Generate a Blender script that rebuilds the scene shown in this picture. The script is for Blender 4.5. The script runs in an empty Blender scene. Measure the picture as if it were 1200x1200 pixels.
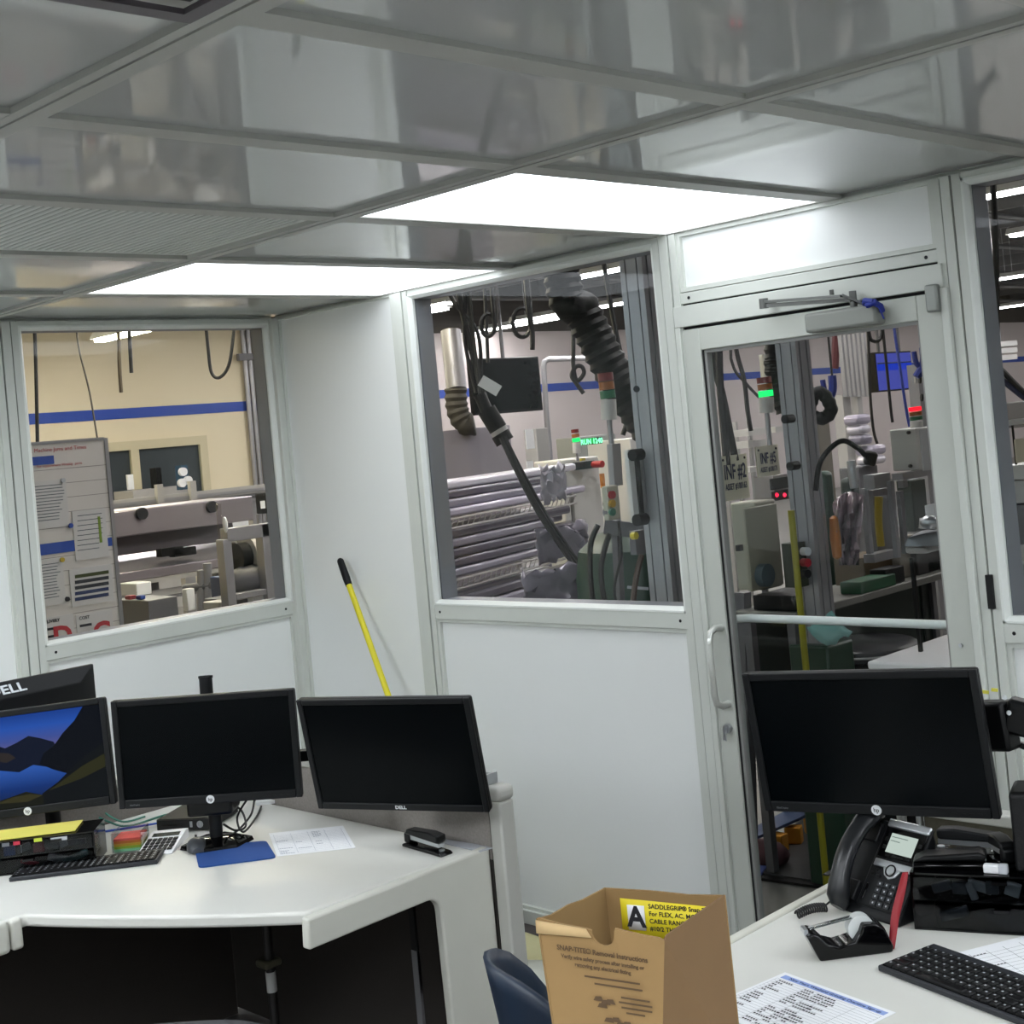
import bpy, bmesh, math, random
from mathutils import Matrix, Vector, Euler
random.seed(7)
scene = bpy.context.scene
COL = scene.collection

# ------------------------------------------------------------------ camera
FPX, PCX, PCY = 1630.1, 663.2, 479.75
CAM = Vector((5.19477, -3.58092, 1.83918))
_yaw, _pitch, _roll = math.radians(43.896), math.radians(.8225), math.radians(-5.301)
_fwd = Vector((-math.sin(_yaw)*math.cos(_pitch), math.cos(_yaw)*math.cos(_pitch), math.sin(_pitch)))
_r0 = Vector((math.cos(_yaw), math.sin(_yaw), 0)); _u0 = _r0.cross(_fwd)
_right = math.cos(_roll)*_r0 + math.sin(_roll)*_u0
_up = -math.sin(_roll)*_r0 + math.cos(_roll)*_u0
cam_data = bpy.data.cameras.new('camera'); cam = bpy.data.objects.new('camera', cam_data); COL.objects.link(cam)
cam_data.sensor_fit = 'HORIZONTAL'; cam_data.sensor_width = 36; cam_data.lens = FPX/1200*36
cam_data.shift_x = (600-PCX)/1200; cam_data.shift_y = (PCY-600)/1200
cam_data.clip_start = .05; cam_data.clip_end = 200
m = Matrix.Identity(4)
for i in range(3):
    m[i][0] = _right[i]; m[i][1] = _up[i]; m[i][2] = -_fwd[i]; m[i][3] = CAM[i]
cam.matrix_world = m
scene.camera = cam

# ------------------------------------------------------------------ world, exposure
world = bpy.data.worlds.new('world'); scene.world = world; world.use_nodes = True
world.node_tree.nodes['Background'].inputs[0].default_value = (.55, .6, .65, 1)
world.node_tree.nodes['Background'].inputs[1].default_value = .02
scene.view_settings.view_transform = 'Standard'; scene.view_settings.look = 'None'
scene.view_settings.exposure = 0.65; scene.view_settings.gamma = 1.0
scene.view_settings.use_curve_mapping = False
cy = scene.cycles
cy.use_denoising = True; cy.max_bounces = 8; cy.diffuse_bounces = 5; cy.glossy_bounces = 4; cy.transparent_max_bounces = 16
cy.sample_clamp_indirect = 6.0; cy.caustics_reflective = False; cy.caustics_refractive = False
PANEL_NEAR, PANEL_FILL = 2.2, 13.0      # emission of the window-wall panels / of brighter unseen panels added as fill
TUBE_LIGHT = 42.0      # emission of the factory strip lights

H = 2.448              # room height
def ray(px, py):
    return _right*(px-PCX)/FPX - _up*(py-PCY)/FPX + _fwd
def P(px, py, **k):
    """world point seen at a photo position, on a given plane (x=, y=, z=) or at a given distance d="""
    v = ray(px, py); a, val = list(k.items())[0]
    if a == 'd': return CAM + v*val
    i = 'xyz'.index(a); return CAM + v*((val-CAM[i])/v[i])

# ------------------------------------------------------------------ materials
def lin(hexs):
    hexs = hexs.lstrip('#'); o = []
    for i in (0, 2, 4):
        c = int(hexs[i:i+2], 16)/255
        o.append(c/12.92 if c <= .04045 else ((c+.055)/1.055)**2.4)
    return (*o, 1)
MATS = {}
def mat(name, col, rough=.5, metal=0., var=.06, scale=9., bump=0., bscale=200., emit=0., stretch=None, spec=.5, coat=0.):
    if name in MATS: return MATS[name]
    m = bpy.data.materials.new(name); m.use_nodes = True; nt = m.node_tree; N = nt.nodes; L = nt.links
    b = N['Principled BSDF']; c = lin(col)
    tc = N.new('ShaderNodeTexCoord'); mp = N.new('ShaderNodeMapping'); L.new(tc.outputs['Object'], mp.inputs[0])
    if stretch: mp.inputs['Scale'].default_value = stretch
    nz = N.new('ShaderNodeTexNoise'); nz.inputs['Scale'].default_value = scale; nz.inputs['Detail'].default_value = 4
    L.new(mp.outputs[0], nz.inputs['Vector'])
    mx = N.new('ShaderNodeMix'); mx.data_type = 'RGBA'
    mx.inputs[6].default_value = tuple(min(1, x*(1-var)) for x in c[:3])+(1,)
    mx.inputs[7].default_value = tuple(min(1, x*(1+var)) for x in c[:3])+(1,)
    L.new(nz.outputs[0], mx.inputs[0]); L.new(mx.outputs[2], b.inputs['Base Color'])
    b.inputs['Roughness'].default_value = rough; b.inputs['Metallic'].default_value = metal
    b.inputs['Specular IOR Level'].default_value = spec
    if coat: b.inputs['Coat Weight'].default_value = coat; b.inputs['Coat Roughness'].default_value = .05
    if emit:
        b.inputs['Emission Color'].default_value = c; b.inputs['Emission Strength'].default_value = emit
    if bump:
        n2 = N.new('ShaderNodeTexNoise'); n2.inputs['Scale'].default_value = bscale; L.new(mp.outputs[0], n2.inputs['Vector'])
        bp = N.new('ShaderNodeBump'); bp.inputs['Strength'].default_value = bump; bp.inputs['Distance'].default_value = .002
        L.new(n2.outputs[0], bp.inputs['Height']); L.new(bp.outputs[0], b.inputs['Normal'])
    MATS[name] = m; return m
def glass(name, tint='#ffffff', gain=1.0, rough=0.0):
    if name in MATS: return MATS[name]
    m = bpy.data.materials.new(name); m.use_nodes = True; nt = m.node_tree; N = nt.nodes; L = nt.links
    N.remove(N['Principled BSDF']); out = N['Material Output']
    t = N.new('ShaderNodeBsdfTransparent'); t.inputs[0].default_value = lin(tint)
    g = N.new('ShaderNodeBsdfGlossy'); g.inputs['Roughness'].default_value = rough
    fr = N.new('ShaderNodeFresnel'); ge = N.new('ShaderNodeNewGeometry')
    io = N.new('ShaderNodeMath'); io.operation = 'MULTIPLY_ADD'; io.inputs[1].default_value = 1/1.5-1.5; io.inputs[2].default_value = 1.5
    L.new(ge.outputs['Backfacing'], io.inputs[0]); L.new(io.outputs[0], fr.inputs[0])     # both faces of a thin pane reflect alike
    mu = N.new('ShaderNodeMath'); mu.operation = 'MULTIPLY'; mu.inputs[1].default_value = gain; mu.use_clamp = True
    mx = N.new('ShaderNodeMixShader'); L.new(fr.outputs[0], mu.inputs[0]); L.new(mu.outputs[0], mx.inputs[0])
    L.new(t.outputs[0], mx.inputs[1]); L.new(g.outputs[0], mx.inputs[2]); L.new(mx.outputs[0], out.inputs[0])
    MATS[name] = m; return m
def emis(name, col, s):
    if name in MATS: return MATS[name]
    m = bpy.data.materials.new(name); m.use_nodes = True; nt = m.node_tree; N = nt.nodes
    N.remove(N['Principled BSDF']); e = N.new('ShaderNodeEmission'); e.inputs[0].default_value = lin(col); e.inputs[1].default_value = s
    nt.links.new(e.outputs[0], N['Material Output'].inputs[0]); MATS[name] = m; return m

# ------------------------------------------------------------------ mesh building
class MB:
    def __init__(s): s.v = []; s.f = []
    def add(s, vs, fs):
        o = len(s.v); s.v += [tuple(x) for x in vs]; s.f += [tuple(i+o for i in f) for f in fs]; return s
    def box(s, x0, x1, y0, y1, z0, z1):
        x0, x1 = sorted((x0, x1)); y0, y1 = sorted((y0, y1)); z0, z1 = sorted((z0, z1))
        return s.add([(x0,y0,z0),(x1,y0,z0),(x1,y1,z0),(x0,y1,z0),(x0,y0,z1),(x1,y0,z1),(x1,y1,z1),(x0,y1,z1)],
                     [(0,3,2,1),(4,5,6,7),(0,1,5,4),(1,2,6,5),(2,3,7,6),(3,0,4,7)])
    def obox(s, c, size, M=None):
        c = Vector(c); M = M or Matrix.Identity(3); h = [k/2 for k in size]; vs = []
        for z in (-1, 1):
            for x, y in ((-1,-1),(1,-1),(1,1),(-1,1)): vs.append(c + M @ Vector((x*h[0], y*h[1], z*h[2])))
        return s.add(vs, [(0,3,2,1),(4,5,6,7),(0,1,5,4),(1,2,6,5),(2,3,7,6),(3,0,4,7)])
    def bar(s, p0, p1, w, h, up=(0,0,1)):
        p0 = Vector(p0); p1 = Vector(p1); d = (p1-p0); l = d.length; d.normalize(); up = Vector(up)
        if abs(d.dot(up)) > .98: up = Vector((1,0,0))
        a = d.cross(up).normalized(); b = a.cross(d)
        M = Matrix((d, a, b)).transposed(); return s.obox((p0+p1)/2, (l, w, h), M)
    def cyl(s, p0, p1, r, n=14, r2=None):
        p0 = Vector(p0); p1 = Vector(p1); r2 = r if r2 is None else r2; d = (p1-p0).normalized()
        a = d.orthogonal().normalized(); b = d.cross(a); vs = []
        for p, q in ((p0, r), (p1, r2)):
            for k in range(n):
                t = 2*math.pi*k/n; vs.append(p + a*(q*math.cos(t)) + b*(q*math.sin(t)))
        return s.add(vs, [(k, (k+1) % n, n+(k+1) % n, n+k) for k in range(n)] + [tuple(range(n-1, -1, -1)), tuple(range(n, 2*n))])
    def tube(s, pts, r, n=8, rs=None):
        pts = [Vector(p) for p in pts]; vs = []; prev = None
        for i, p in enumerate(pts):
            d = (pts[min(i+1, len(pts)-1)] - pts[max(i-1, 0)]).normalized()
            if prev is None: a = d.orthogonal().normalized()
            else:
                a = prev - d*prev.dot(d)
                a = a.normalized() if a.length > 1e-6 else d.orthogonal().normalized()
            prev = a; b = d.cross(a); q = rs[i] if rs else r
            for k in range(n):
                t = 2*math.pi*k/n; vs.append(p + a*(q*math.cos(t)) + b*(q*math.sin(t)))
        fs = []
        for i in range(len(pts)-1):
            for k in range(n): fs.append((i*n+k, i*n+(k+1) % n, (i+1)*n+(k+1) % n, (i+1)*n+k))
        fs += [tuple(range(n-1, -1, -1)), tuple(range((len(pts)-1)*n, len(pts)*n))]
        return s.add(vs, fs)
    def prism(s, poly, o, u, v, w):
        o = Vector(o); u = Vector(u); v = Vector(v); w = Vector(w); n = len(poly)
        a = [o+u*p[0]+v*p[1] for p in poly]; b = [q+w for q in a]
        return s.add(a+b, [tuple(range(n-1, -1, -1)), tuple(range(n, 2*n))]+[(k, (k+1) % n, n+(k+1) % n, n+k) for k in range(n)])
    def loft(s, rings, cap=True, closed=True):
        n = len(rings[0]); vs = [p for r in rings for p in r]; fs = []
        for i in range(len(rings)-1):
            for k in range(n if closed else n-1): fs.append((i*n+k, i*n+(k+1) % n, (i+1)*n+(k+1) % n, (i+1)*n+k))
        if cap: fs += [tuple(range(n-1, -1, -1)), tuple(range((len(rings)-1)*n, len(rings)*n))]
        return s.add(vs, fs)
    def lathe(s, prof, c, n=24, M=None):
        c = Vector(c); M = M or Matrix.Identity(3); rings = []
        for r, z in prof: rings.append([c + M @ Vector((r*math.cos(2*math.pi*k/n), r*math.sin(2*math.pi*k/n), z)) for k in range(n)])
        return s.loft(rings)
    def ball(s, c, r, n=14, sc=(1,1,1)):
        prof = [(max(1e-4, r*math.sin(math.pi*i/8)), -r*math.cos(math.pi*i/8)) for i in range(9)]
        M = Matrix.Diagonal(sc); return s.lathe(prof, c, n, M)
    def frame(s, x0, x1, z0, z1, w, y0, y1):     # picture-frame ring in the xz plane
        s.box(x0, x0+w, y0, y1, z0, z1); s.box(x1-w, x1, y0, y1, z0, z1)
        s.box(x0+w, x1-w, y0, y1, z1-w, z1); s.box(x0+w, x1-w, y0, y1, z0, z0+w); return s
    def build(s, name, material, parent=None, bevel=0., smooth=True, seg=2, solid=0., sub=0):
        me = bpy.data.meshes.new(name); me.from_pydata(s.v, [], s.f); me.update()
        bm = bmesh.new(); bm.from_mesh(me); bmesh.ops.recalc_face_normals(bm, faces=bm.faces); bm.to_mesh(me); bm.free()
        if material: me.materials.append(material)
        o = link(name, me, parent)
        if smooth:
            me.polygons.foreach_set('use_smooth', [True]*len(me.polygons)); me.set_sharp_from_angle(angle=math.radians(40))
        if solid: md = o.modifiers.new('thickness', 'SOLIDIFY'); md.thickness = solid; md.offset = 0
        if sub: md = o.modifiers.new('smooth', 'SUBSURF'); md.levels = sub; md.render_levels = sub
        if bevel:
            md = o.modifiers.new('edges', 'BEVEL'); md.width = bevel; md.segments = seg; md.limit_method = 'ANGLE'; md.angle_limit = math.radians(40)
        return o
LOCS = {}
def link(name, data, parent=None):
    o = bpy.data.objects.new(name, data); COL.objects.link(o)
    if parent is not None:
        o.parent = parent
        if parent.name in LOCS: o.matrix_parent_inverse = Matrix.Translation(LOCS[parent.name]).inverted()
    return o
def tag(o, label=None, cat=None, group=None, kind=None):
    if label: o['label'] = label
    if cat: o['category'] = cat
    if group: o['group'] = group
    if kind: o['kind'] = kind
    return o
def thing(name, label, cat, loc=None, group=None, M=None):
    """an Empty; with loc the parts are built in world coordinates, with M (4x4) in the thing's own frame"""
    o = bpy.data.objects.new(name, None); COL.objects.link(o); o.empty_display_size = .05
    if M is not None: o.matrix_world = M
    else:
        o.location = Vector(loc); LOCS[o.name] = Vector(loc)
    return tag(o, label, cat, group)
def struct(name, loc=(0,0,0)):
    o = bpy.data.objects.new(name, None); COL.objects.link(o); o.empty_display_size = .05
    o.location = Vector(loc); LOCS[o.name] = Vector(loc); o['kind'] = 'structure'; return o
def text(body, size, material, parent, M, extrude=.0004, align='CENTER', name='lettering', sx=1., bold=0.):
    cu = bpy.data.curves.new(name, 'FONT'); cu.body = body; cu.size = size; cu.extrude = extrude; cu.align_x = align; cu.align_y = 'CENTER'
    cu.offset = bold; cu.resolution_u = 3
    tmp = bpy.data.objects.new(name, cu); COL.objects.link(tmp)
    me = bpy.data.meshes.new_from_object(tmp.evaluated_get(bpy.context.evaluated_depsgraph_get()))
    bpy.data.objects.remove(tmp); bpy.data.curves.remove(cu)
    me.name = name; me.materials.clear(); me.materials.append(material); o = bpy.data.objects.new(name, me); COL.objects.link(o)
    o.parent = parent
    if parent is not None and parent.name in LOCS: o.matrix_parent_inverse = Matrix.Translation(LOCS[parent.name]).inverted()
    o.matrix_basis = M @ Matrix.Diagonal((sx, 1, 1, 1)); return o
def pose(loc, yaw=0, tilt=0, roll=0):
    r = math.radians
    return Matrix.Translation(Vector(loc)) @ Matrix.Rotation(r(yaw), 4, 'Z') @ Matrix.Rotation(r(tilt), 4, 'X') @ Matrix.Rotation(r(roll), 4, 'Y')
def axes(o, u, v):      # 4x4 with text plane u (right), v (up)
    u = Vector(u).normalized(); v = Vector(v).normalized(); w = u.cross(v); o = Vector(o)
    return Matrix(((u.x, v.x, w.x, o.x), (u.y, v.y, w.y, o.y), (u.z, v.z, w.z, o.z), (0, 0, 0, 1)))
FRONT = Matrix.Rotation(math.pi/2, 4, 'X')     # text standing up, facing -y

# palette
WALL = mat('wall_panel_white', '#ebeeec', .42, var=.015, scale=3)
ALU = mat('painted_aluminium', '#cdd1ca', .38, var=.025, scale=14)
TILE = mat('ceiling_tile_gloss', '#aeb1af', .4, var=.03, scale=2, coat=1.)
TEE = mat('ceiling_grid_bar', '#a9aaa4', .42, var=.03)
BLACKGAP = mat('black_gap', '#0c0d0d', .8)
SCREW = mat('dark_screw', '#15161a', .4, .6)
PLASTIC = mat('black_plastic', '#060708', .4, var=.2, scale=30, spec=.25)
PLASTIC2 = mat('soft_black_plastic', '#0d0f11', .5, var=.15, scale=40, bump=.1, spec=.25)
GLOSSBLK = mat('gloss_black', '#040405', .1, spec=.35)
SCREENOFF = mat('dark_screen', '#040709', .22, var=.1, spec=.08)
SILVER = mat('silver', '#c6cacd', .3, .85)
STEEL = mat('steel', '#aeb1b4', .34, .9, var=.08, scale=6)
WHITEP = mat('white_plastic', '#e9eaec', .4, var=.02)
PAPER = mat('paper_white', '#eceef0', .8, var=.02, scale=12)
INK = mat('ink_grey', '#5a5f68', .8)
INKD = mat('ink_black', '#1b1c22', .8)
GLASS = glass('window_glass', '#f6f9f9', .36)
# ================================================================== the room
# ---- floor
FLOORM = mat('floor_vinyl', '#4f4846', .55, var=.12, scale=5, bump=.1)
f = MB().box(0, 6.3, -4.8, .1, -.06, 0).build('floor', FLOORM); f['kind'] = 'structure'

# ---- ceiling: slab, lay-in tiles, grid bars, light panels
XG = [0, .735, 1.525, 2.25, 2.935, 3.585, 4.25, 4.93, 5.61, 6.3]
YG = [0, -1.325, -2.495, -3.63, -4.8]
ceil = MB().box(-.1, 6.4, -4.9, .1, H+.06, H+.1).build('ceiling', TILE); ceil['kind'] = 'structure'
LIGHTS = {}
LIGHTS[(1, 0)] = 'glowing ceiling light panel farther from the door, over the blank wall panel'
LIGHTS[(3, 0)] = 'glowing ceiling light panel nearer the door, over the tall window'
LIGHTS[(6, 0)] = 'added unseen ceiling light panel over the window right of the door'  # panels from here on are out of view, added to light the room
LIGHTS[(8, 0)] = 'added unseen ceiling light panel at the far right end of the window wall'
LIGHTS[(1, 2)] = 'added unseen ceiling light panel above the near end of the corner desk'
LIGHTS[(7, 2)] = 'added unseen ceiling light panel overhead in the middle of the office'
LIGHTS[(3, 3)] = 'added unseen ceiling light panel by the front wall, over the aisle'
LIGHTS[(5, 3)] = 'added unseen ceiling light panel by the front wall, nearest the overhead one'
LIGHTS[(8, 3)] = 'added unseen ceiling light panel in the corner behind the viewer'
GLOW = {0: emis('light_diffuser', '#f4f9ff', PANEL_NEAR), 1: emis('light_diffuser_fill', '#f4f9ff', PANEL_FILL)}
VENTM = mat('vent_face', '#cdd0cb', .5)
tile_me = {}
hb = .031
for i in range(len(XG)-1):
    for j in range(len(YG)-1):
        x0, x1, y0, y1 = XG[i]+hb, XG[i+1]-hb, YG[j+1]+hb, YG[j]-hb
        if i == 0: x0 = XG[0]+.004
        if j == 0: y1 = YG[0]-.004
        if (i, j) in LIGHTS:
            t = thing('ceiling_light', LIGHTS[(i, j)], 'ceiling light', ((x0+x1)/2, (y0+y1)/2, H), 'recessed office light panels')
            fr = MB(); w = .012
            for b in ((x0, x0+w, y0, y1), (x1-w, x1, y0, y1), (x0+w, x1-w, y0, y0+w), (x0+w, x1-w, y1-w, y1)): fr.box(*b, H, H+.03)
            fr.build('frame', TEE, t)
            MB().box(x0+w, x1-w, y0+w, y1-w, H+.003, H+.012).build('diffuser', GLOW[0 if j == 0 and i < 7 else 1], t)
            MB().box(x0, x1, y0, y1, H+.03, H+.058).build('housing', TEE, t)
        elif (i, j) == (2, 1):
            o = MB().box(x0, x1, y0, y1, H+.010, H+.022).build('ceiling_tile', VENTM, ceil)
            g = MB(); n = 46
            for k in range(n):
                yy = y0+.03+(y1-y0-.06)*k/(n-1); g.box(x0+.03, x1-.03, yy-.004, yy+.004, H+.008, H+.010)
            g = g.build('vent_slat', mat('vent_rib', '#b4b7b2', .5), o); g['kind'] = 'stuff'
        else:
            MB().box(x0, x1, y0, y1, H+.010, H+.024).build('ceiling_tile', TILE, ceil)
for y in YG[1:-1]:
    b = MB(); 
    b.box(0, 6.3, y-hb, y-.010, H-.002, H+.024); b.box(0, 6.3, y-.007, y+.007, H-.004, H+.02); b.box(0, 6.3, y+.010, y+hb, H-.002, H+.024)
    b.box(0, 6.3, y-hb, y+hb, H+.024, H+.058)
    b.build('grid_bar', TEE, ceil)
for x in XG[1:-1]:
    for j in range(len(YG)-1):
        y0, y1 = YG[j+1]+hb, YG[j]-(hb if j else 0)
        MB().box(x-hb, x+hb, y0, y1, H-.001, H+.058).build('grid_bar', TEE, ceil)
# supply-air diffuser at the top edge of the view
t = thing('air_diffuser', 'dark square ceiling air diffuser at the top edge of the view', 'air vent', (3.9, -3.02, H))
DV = mat('diffuser_dark', '#5d585c', .45)
for k in range(4):
    a = .30-.065*k
    fr = MB()
    zz = H-.028+.006*k
    for b in ((-a, -a+.03, -a, a), (a-.03, a, -a, a), (-a+.03, a-.03, -a, -a+.03), (-a+.03, a-.03, a-.03, a)):
        fr.box(3.9+b[0], 3.9+b[1], -2.84+b[2]*.9, -2.84+b[3]*.9, zz, zz+.008)
    fr.build('vane', DV, t)
MB().box(3.62, 4.18, -3.1, -2.58, H-.006, H+.008).build('backing', mat('diffuser_deep', '#2b292b', .6), t)

# ---- walls: extruded posts with two grooves
def post_profile(w, d=.10, fl=.027, g=.005):     # width along u, proud along v (negative = into room)
    a = w/2
    return [(-a, d), (-a, -.012), (-a+fl, -.012), (-a+fl, .004), (-a+fl+g, .004), (-a+fl+g, -.016), (a-fl-g, -.016), (a-fl-g, .004), (a-fl, .004), (a-fl, -.012), (a, -.012), (a, d)]
def post_b(xc, w, z0=0, z1=H-.002, parent=None):
    o = MB().prism(post_profile(w), (xc, 0, z0), (1,0,0), (0,1,0), (0,0,z1-z0)).build('post', ALU, parent, smooth=False)
    g = MB(); a = w/2-.027-.005
    for s in (-1, 1): g.box(xc+s*(a+.0025)-.0024, xc+s*(a+.0025)+.0024, -.004, .006, z0, z1)
    g.build('groove', BLACKGAP, o); return o
def post_a(yc, w, z0=0, z1=H-.002, parent=None):
    o = MB().prism(post_profile(w), (0, yc, z0), (0,1,0), (-1,0,0), (0,0,z1-z0)).build('post', ALU, parent, smooth=False)
    g = MB(); a = w/2-.027-.005
    for s in (-1, 1): g.box(-.006, .004, yc+s*(a+.0025)-.0024, yc+s*(a+.0025)+.0024, z0, z1)
    g.build('groove', BLACKGAP, o); return o
SZ0, SZ1 = 1.140, 1.195        # sill rail
wb = struct('wall_back'); wl = struct('wall_left')
P1, P2, P3 = .888, 2.275, 3.306
for xc, w in ((P1, .105), (P2, .10), (P3, .092), (4.70, .1), (6.02, .1)): post_b(xc, w, parent=wb)
MB().box(0, .036, -.036, .06, 0, H).build('corner_post', ALU, wb, bevel=.004)
def panel_b(x0, x1, z0, z1): return MB().box(x0, x1, .010, .075, z0, z1).build('panel', WALL, wb)
def rail_b(x0, x1, z0, z1, y=-.010, screws=True, parent=None):
    o = MB().box(x0, x1, y, .08, z0, z1).build('rail', ALU, parent or wb, bevel=.002)
    if screws:
        s = MB()
        for x in (x0+.035, x1-.035): s.cyl((x, y-.001, (z0+z1)/2), (x, y+.004, (z0+z1)/2), .0055, 10)
        s.build('screw', SCREW, o)
    return o
def bevel_b(x0, x1, z0, z1, w=.014):     # shallow glazing bead round a panel
    o = MB().frame(x0, x1, z0, z1, w, -.004, .012).build('bead', ALU, wb); return o
panel_b(.036, P1-.052, .05, H); bevel_b(.036, P1-.052, .05, H, .01)
panel_b(P1+.052, P2-.05, .05, SZ0); bevel_b(P1+.052, P2-.05, .05, SZ0)
panel_b(P2+.05, P3-.046, 2.25, H); bevel_b(P2+.05, P3-.046, 2.252, H)
panel_b(P3+.046, 4.65, .05, SZ0); bevel_b(P3+.046, 4.65, .05, SZ0)
panel_b(4.75, 5.97, .05, H); panel_b(6.07, 6.3, .05, H)
for a, b in ((.036, P1-.052), (P1+.052, P2-.05), (P3+.046, 4.65), (4.75, 5.97)):
    MB().box(a, b, -.016, .06, 0, .052).build('base_rail', ALU, wb, bevel=.003)

def panel_a(y0, y1, z0, z1): return MB().box(-.075, -.010, y0, y1, z0, z1).build('panel', WALL, wl)
PA = -1.222
for yc in (PA, -2.47, -3.72): post_a(yc, .098, parent=wl)
panel_a(PA+.049, -.036, .05, SZ0)
panel_a(-2.42, PA-.049, .05, H); panel_a(-3.67, -2.52, .05, H); panel_a(-4.8, -3.77, .05, H)
def bead_a(y0, y1, z0, z1, w=.012):
    m_ = MB()
    for b in ((y0, y0+w, z0, z1), (y1-w, y1, z0, z1), (y0+w, y1-w, z1-w, z1), (y0+w, y1-w, z0, z0+w)): m_.box(-.012, .004, *b)
    return m_.build('bead', ALU, wl)
bead_a(PA+.049, -.036, .05, SZ0); bead_a(-2.42, PA-.049, .05, H)
for a, b in ((PA+.049, -.036), (-2.42, PA-.049), (-3.67, -2.52), (-4.8, -3.77)):
    MB().box(-.06, .016, a, b, 0, .052).build('base_rail', ALU, wl, bevel=.003)
for a, b in ((-4.8, .0),): MB().box(-.08, -.012, a, b, H, H+.06).build('head_filler', ALU, wl)
MB().box(0, 6.3, .012, .08, H, H+.06).build('head_filler', ALU, wb)
# the two walls behind the camera: white below, glazed above
w1 = struct('wall_right', (6.3, -2.4, 0)); w2 = struct('wall_front', (3.1, -4.8, 0))
for k in range(4):
    a, b = -4.8+1.2*k, -3.6+1.2*k
    MB().box(6.3, 6.36, a+.045, b-.045, 0, SZ1).build('panel', WALL, w1); MB().box(6.29, 6.38, b-.045, b+.045, 0, H+.06).build('post', ALU, w1)
    MB().box(6.32, 6.326, a+.045, b-.045, SZ1, H+.06).build('pane', GLASS, w1)
for k in range(5):
    a, b = 1.26*k, 1.26*(k+1)
    MB().box(a+.045, b-.045, -4.86, -4.8, 0, SZ1).build('panel', WALL, w2); MB().box(b-.045, b+.045, -4.88, -4.79, 0, H+.06).build('post', ALU, w2)
    MB().box(a+.045, b-.045, -4.826, -4.82, SZ1, H+.06).build('pane', GLASS, w2)

# ---- windows
BEADW = mat('white_bead', '#e3e7e2', .35)
REVEAL = mat('outer_frame', '#8d8c92', .45)
def window_b(n, x0, x1, z0=SZ1, z1=H-.018):
    t = struct('window_%d' % n, ((x0+x1)/2, 0, z0))
    fr = MB(); w = .019
    # chamfered inner bead
    pr = [(0, -.012), (w*.35, -.012), (w, .002), (w, .014), (0, .014)]
    for (ax, az, bx, bz, sx, sz) in ((x0, z0, x0, z1, 1, 0), (x1, z0, x1, z1, -1, 0), (x0, z0, x1, z0, 0, 1), (x0, z1, x1, z1, 0, -1)):
        u = Vector((sx, 0, sz)); fr.prism(pr, (ax, 0, az), u, (0,1,0), Vector((bx-ax, 0, bz-az)))
    fr.build('frame', BEADW, t)
    MB().frame(x0-.004, x1+.004, z0-.004, z1+.004, .022, .02, .10).build('outer_frame', REVEAL, t)
    MB().box(x0+.004, x1-.004, .012, .019, z0+.004, z1-.004).build('pane', GLASS, t)
    rail_b(x0-.006, x1+.006, SZ0, SZ1, parent=t)
    MB().box(x0-.006, x1+.006, -.008, .08, z1, H).build('top_rail', ALU, t)
    return t
window_b(2, P1+.052, P2-.05); window_b(3, P3+.046, 4.65)
y0, y1 = PA+.049, -.036
t = struct('window_1', (0, (y0+y1)/2, SZ1)); fr = MB(); w = .019; z0, z1 = SZ1, H-.018
pr = [(0, .012), (w*.35, .012), (w, -.002), (w, -.014), (0, -.014)]
for (ay, az, by, bz, sy, sz) in ((y0, z0, y0, z1, 1, 0), (y1, z0, y1, z1, -1, 0), (y0, z0, y1, z0, 0, 1), (y0, z1, y1, z1, 0, -1)):
    fr.prism(pr, (0, ay, az), (0, sy, sz), (1,0,0), (0, by-ay, bz-az))
fr.build('frame', BEADW, t)
g = MB()
for b in ((y0-.004, y0+.018, z0, z1), (y1-.018, y1+.004, z0, z1), (y0+.018, y1-.018, z0, z0+.018), (y0+.018, y1-.018, z1-.018, z1)): g.box(-.10, -.02, *b)
g.build('outer_frame', REVEAL, t)
MB().box(-.019, -.012, y0+.004, y1-.004, z0+.004, z1-.004).build('pane', GLASS, t)
MB().box(-.08, .01, y0-.002, y1+.002, z1, H).build('top_rail', ALU, t)
o = MB().box(-.08, .010, y0-.002, y1+.002, SZ0, SZ1).build('rail', ALU, t, bevel=.002); s = MB()
for yy in (y0+.04, y1-.04): s.cyl((.011, yy, (SZ0+SZ1)/2), (.006, yy, (SZ0+SZ1)/2), .0055, 10)
s.build('screw', SCREW, o)

# ---- door
d = struct('door_1', (2.8, 0, 0))
DX0, DX1, DZ = 2.325, 3.262, 2.130
# frame: head, jamb stops
rail_b(2.325, 3.26, 2.213, 2.248, parent=d)
fm = MB(); fm.box(2.298, 3.275, -.022, .09, 2.137, 2.206); fm.box(2.298, 2.319, -.022, .09, 0, 2.137); fm.box(3.266, 3.290, -.030, .09, 0, 2.137)
fm.build('door_frame', ALU, d, bevel=.002)
MB().box(2.322, 3.262, .0, .05, 2.206, 2.213).build('gap', BLACKGAP, d)
g = MB(); g.box(2.319, 2.329, -.004, .03, .01, 2.137); g.box(2.319, 3.266, -.004, .03, 2.128, 2.137); g.build('gap', BLACKGAP, d)
ST = mat('door_stile', '#bfc3bb', .42, var=.03)
leaf = MB().box(2.329, 2.394, -.018, .030, .012, 2.127).build('stile', ST, d, bevel=.003)
MB().box(3.185, 3.262, -.018, .030, .012, 2.127).build('stile', ST, d, bevel=.003)
MB().box(2.394, 3.185, -.018, .030, 2.055, 2.127).build('rail', ST, d, bevel=.003)
MB().box(2.394, 3.185, -.018, .030, .012, .14).build('rail', ST, d, bevel=.003)
g = MB(); g.box(2.394, 2.399, -.010, .02, .14, 2.055); g.build('gasket', BLACKGAP, d)
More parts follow.
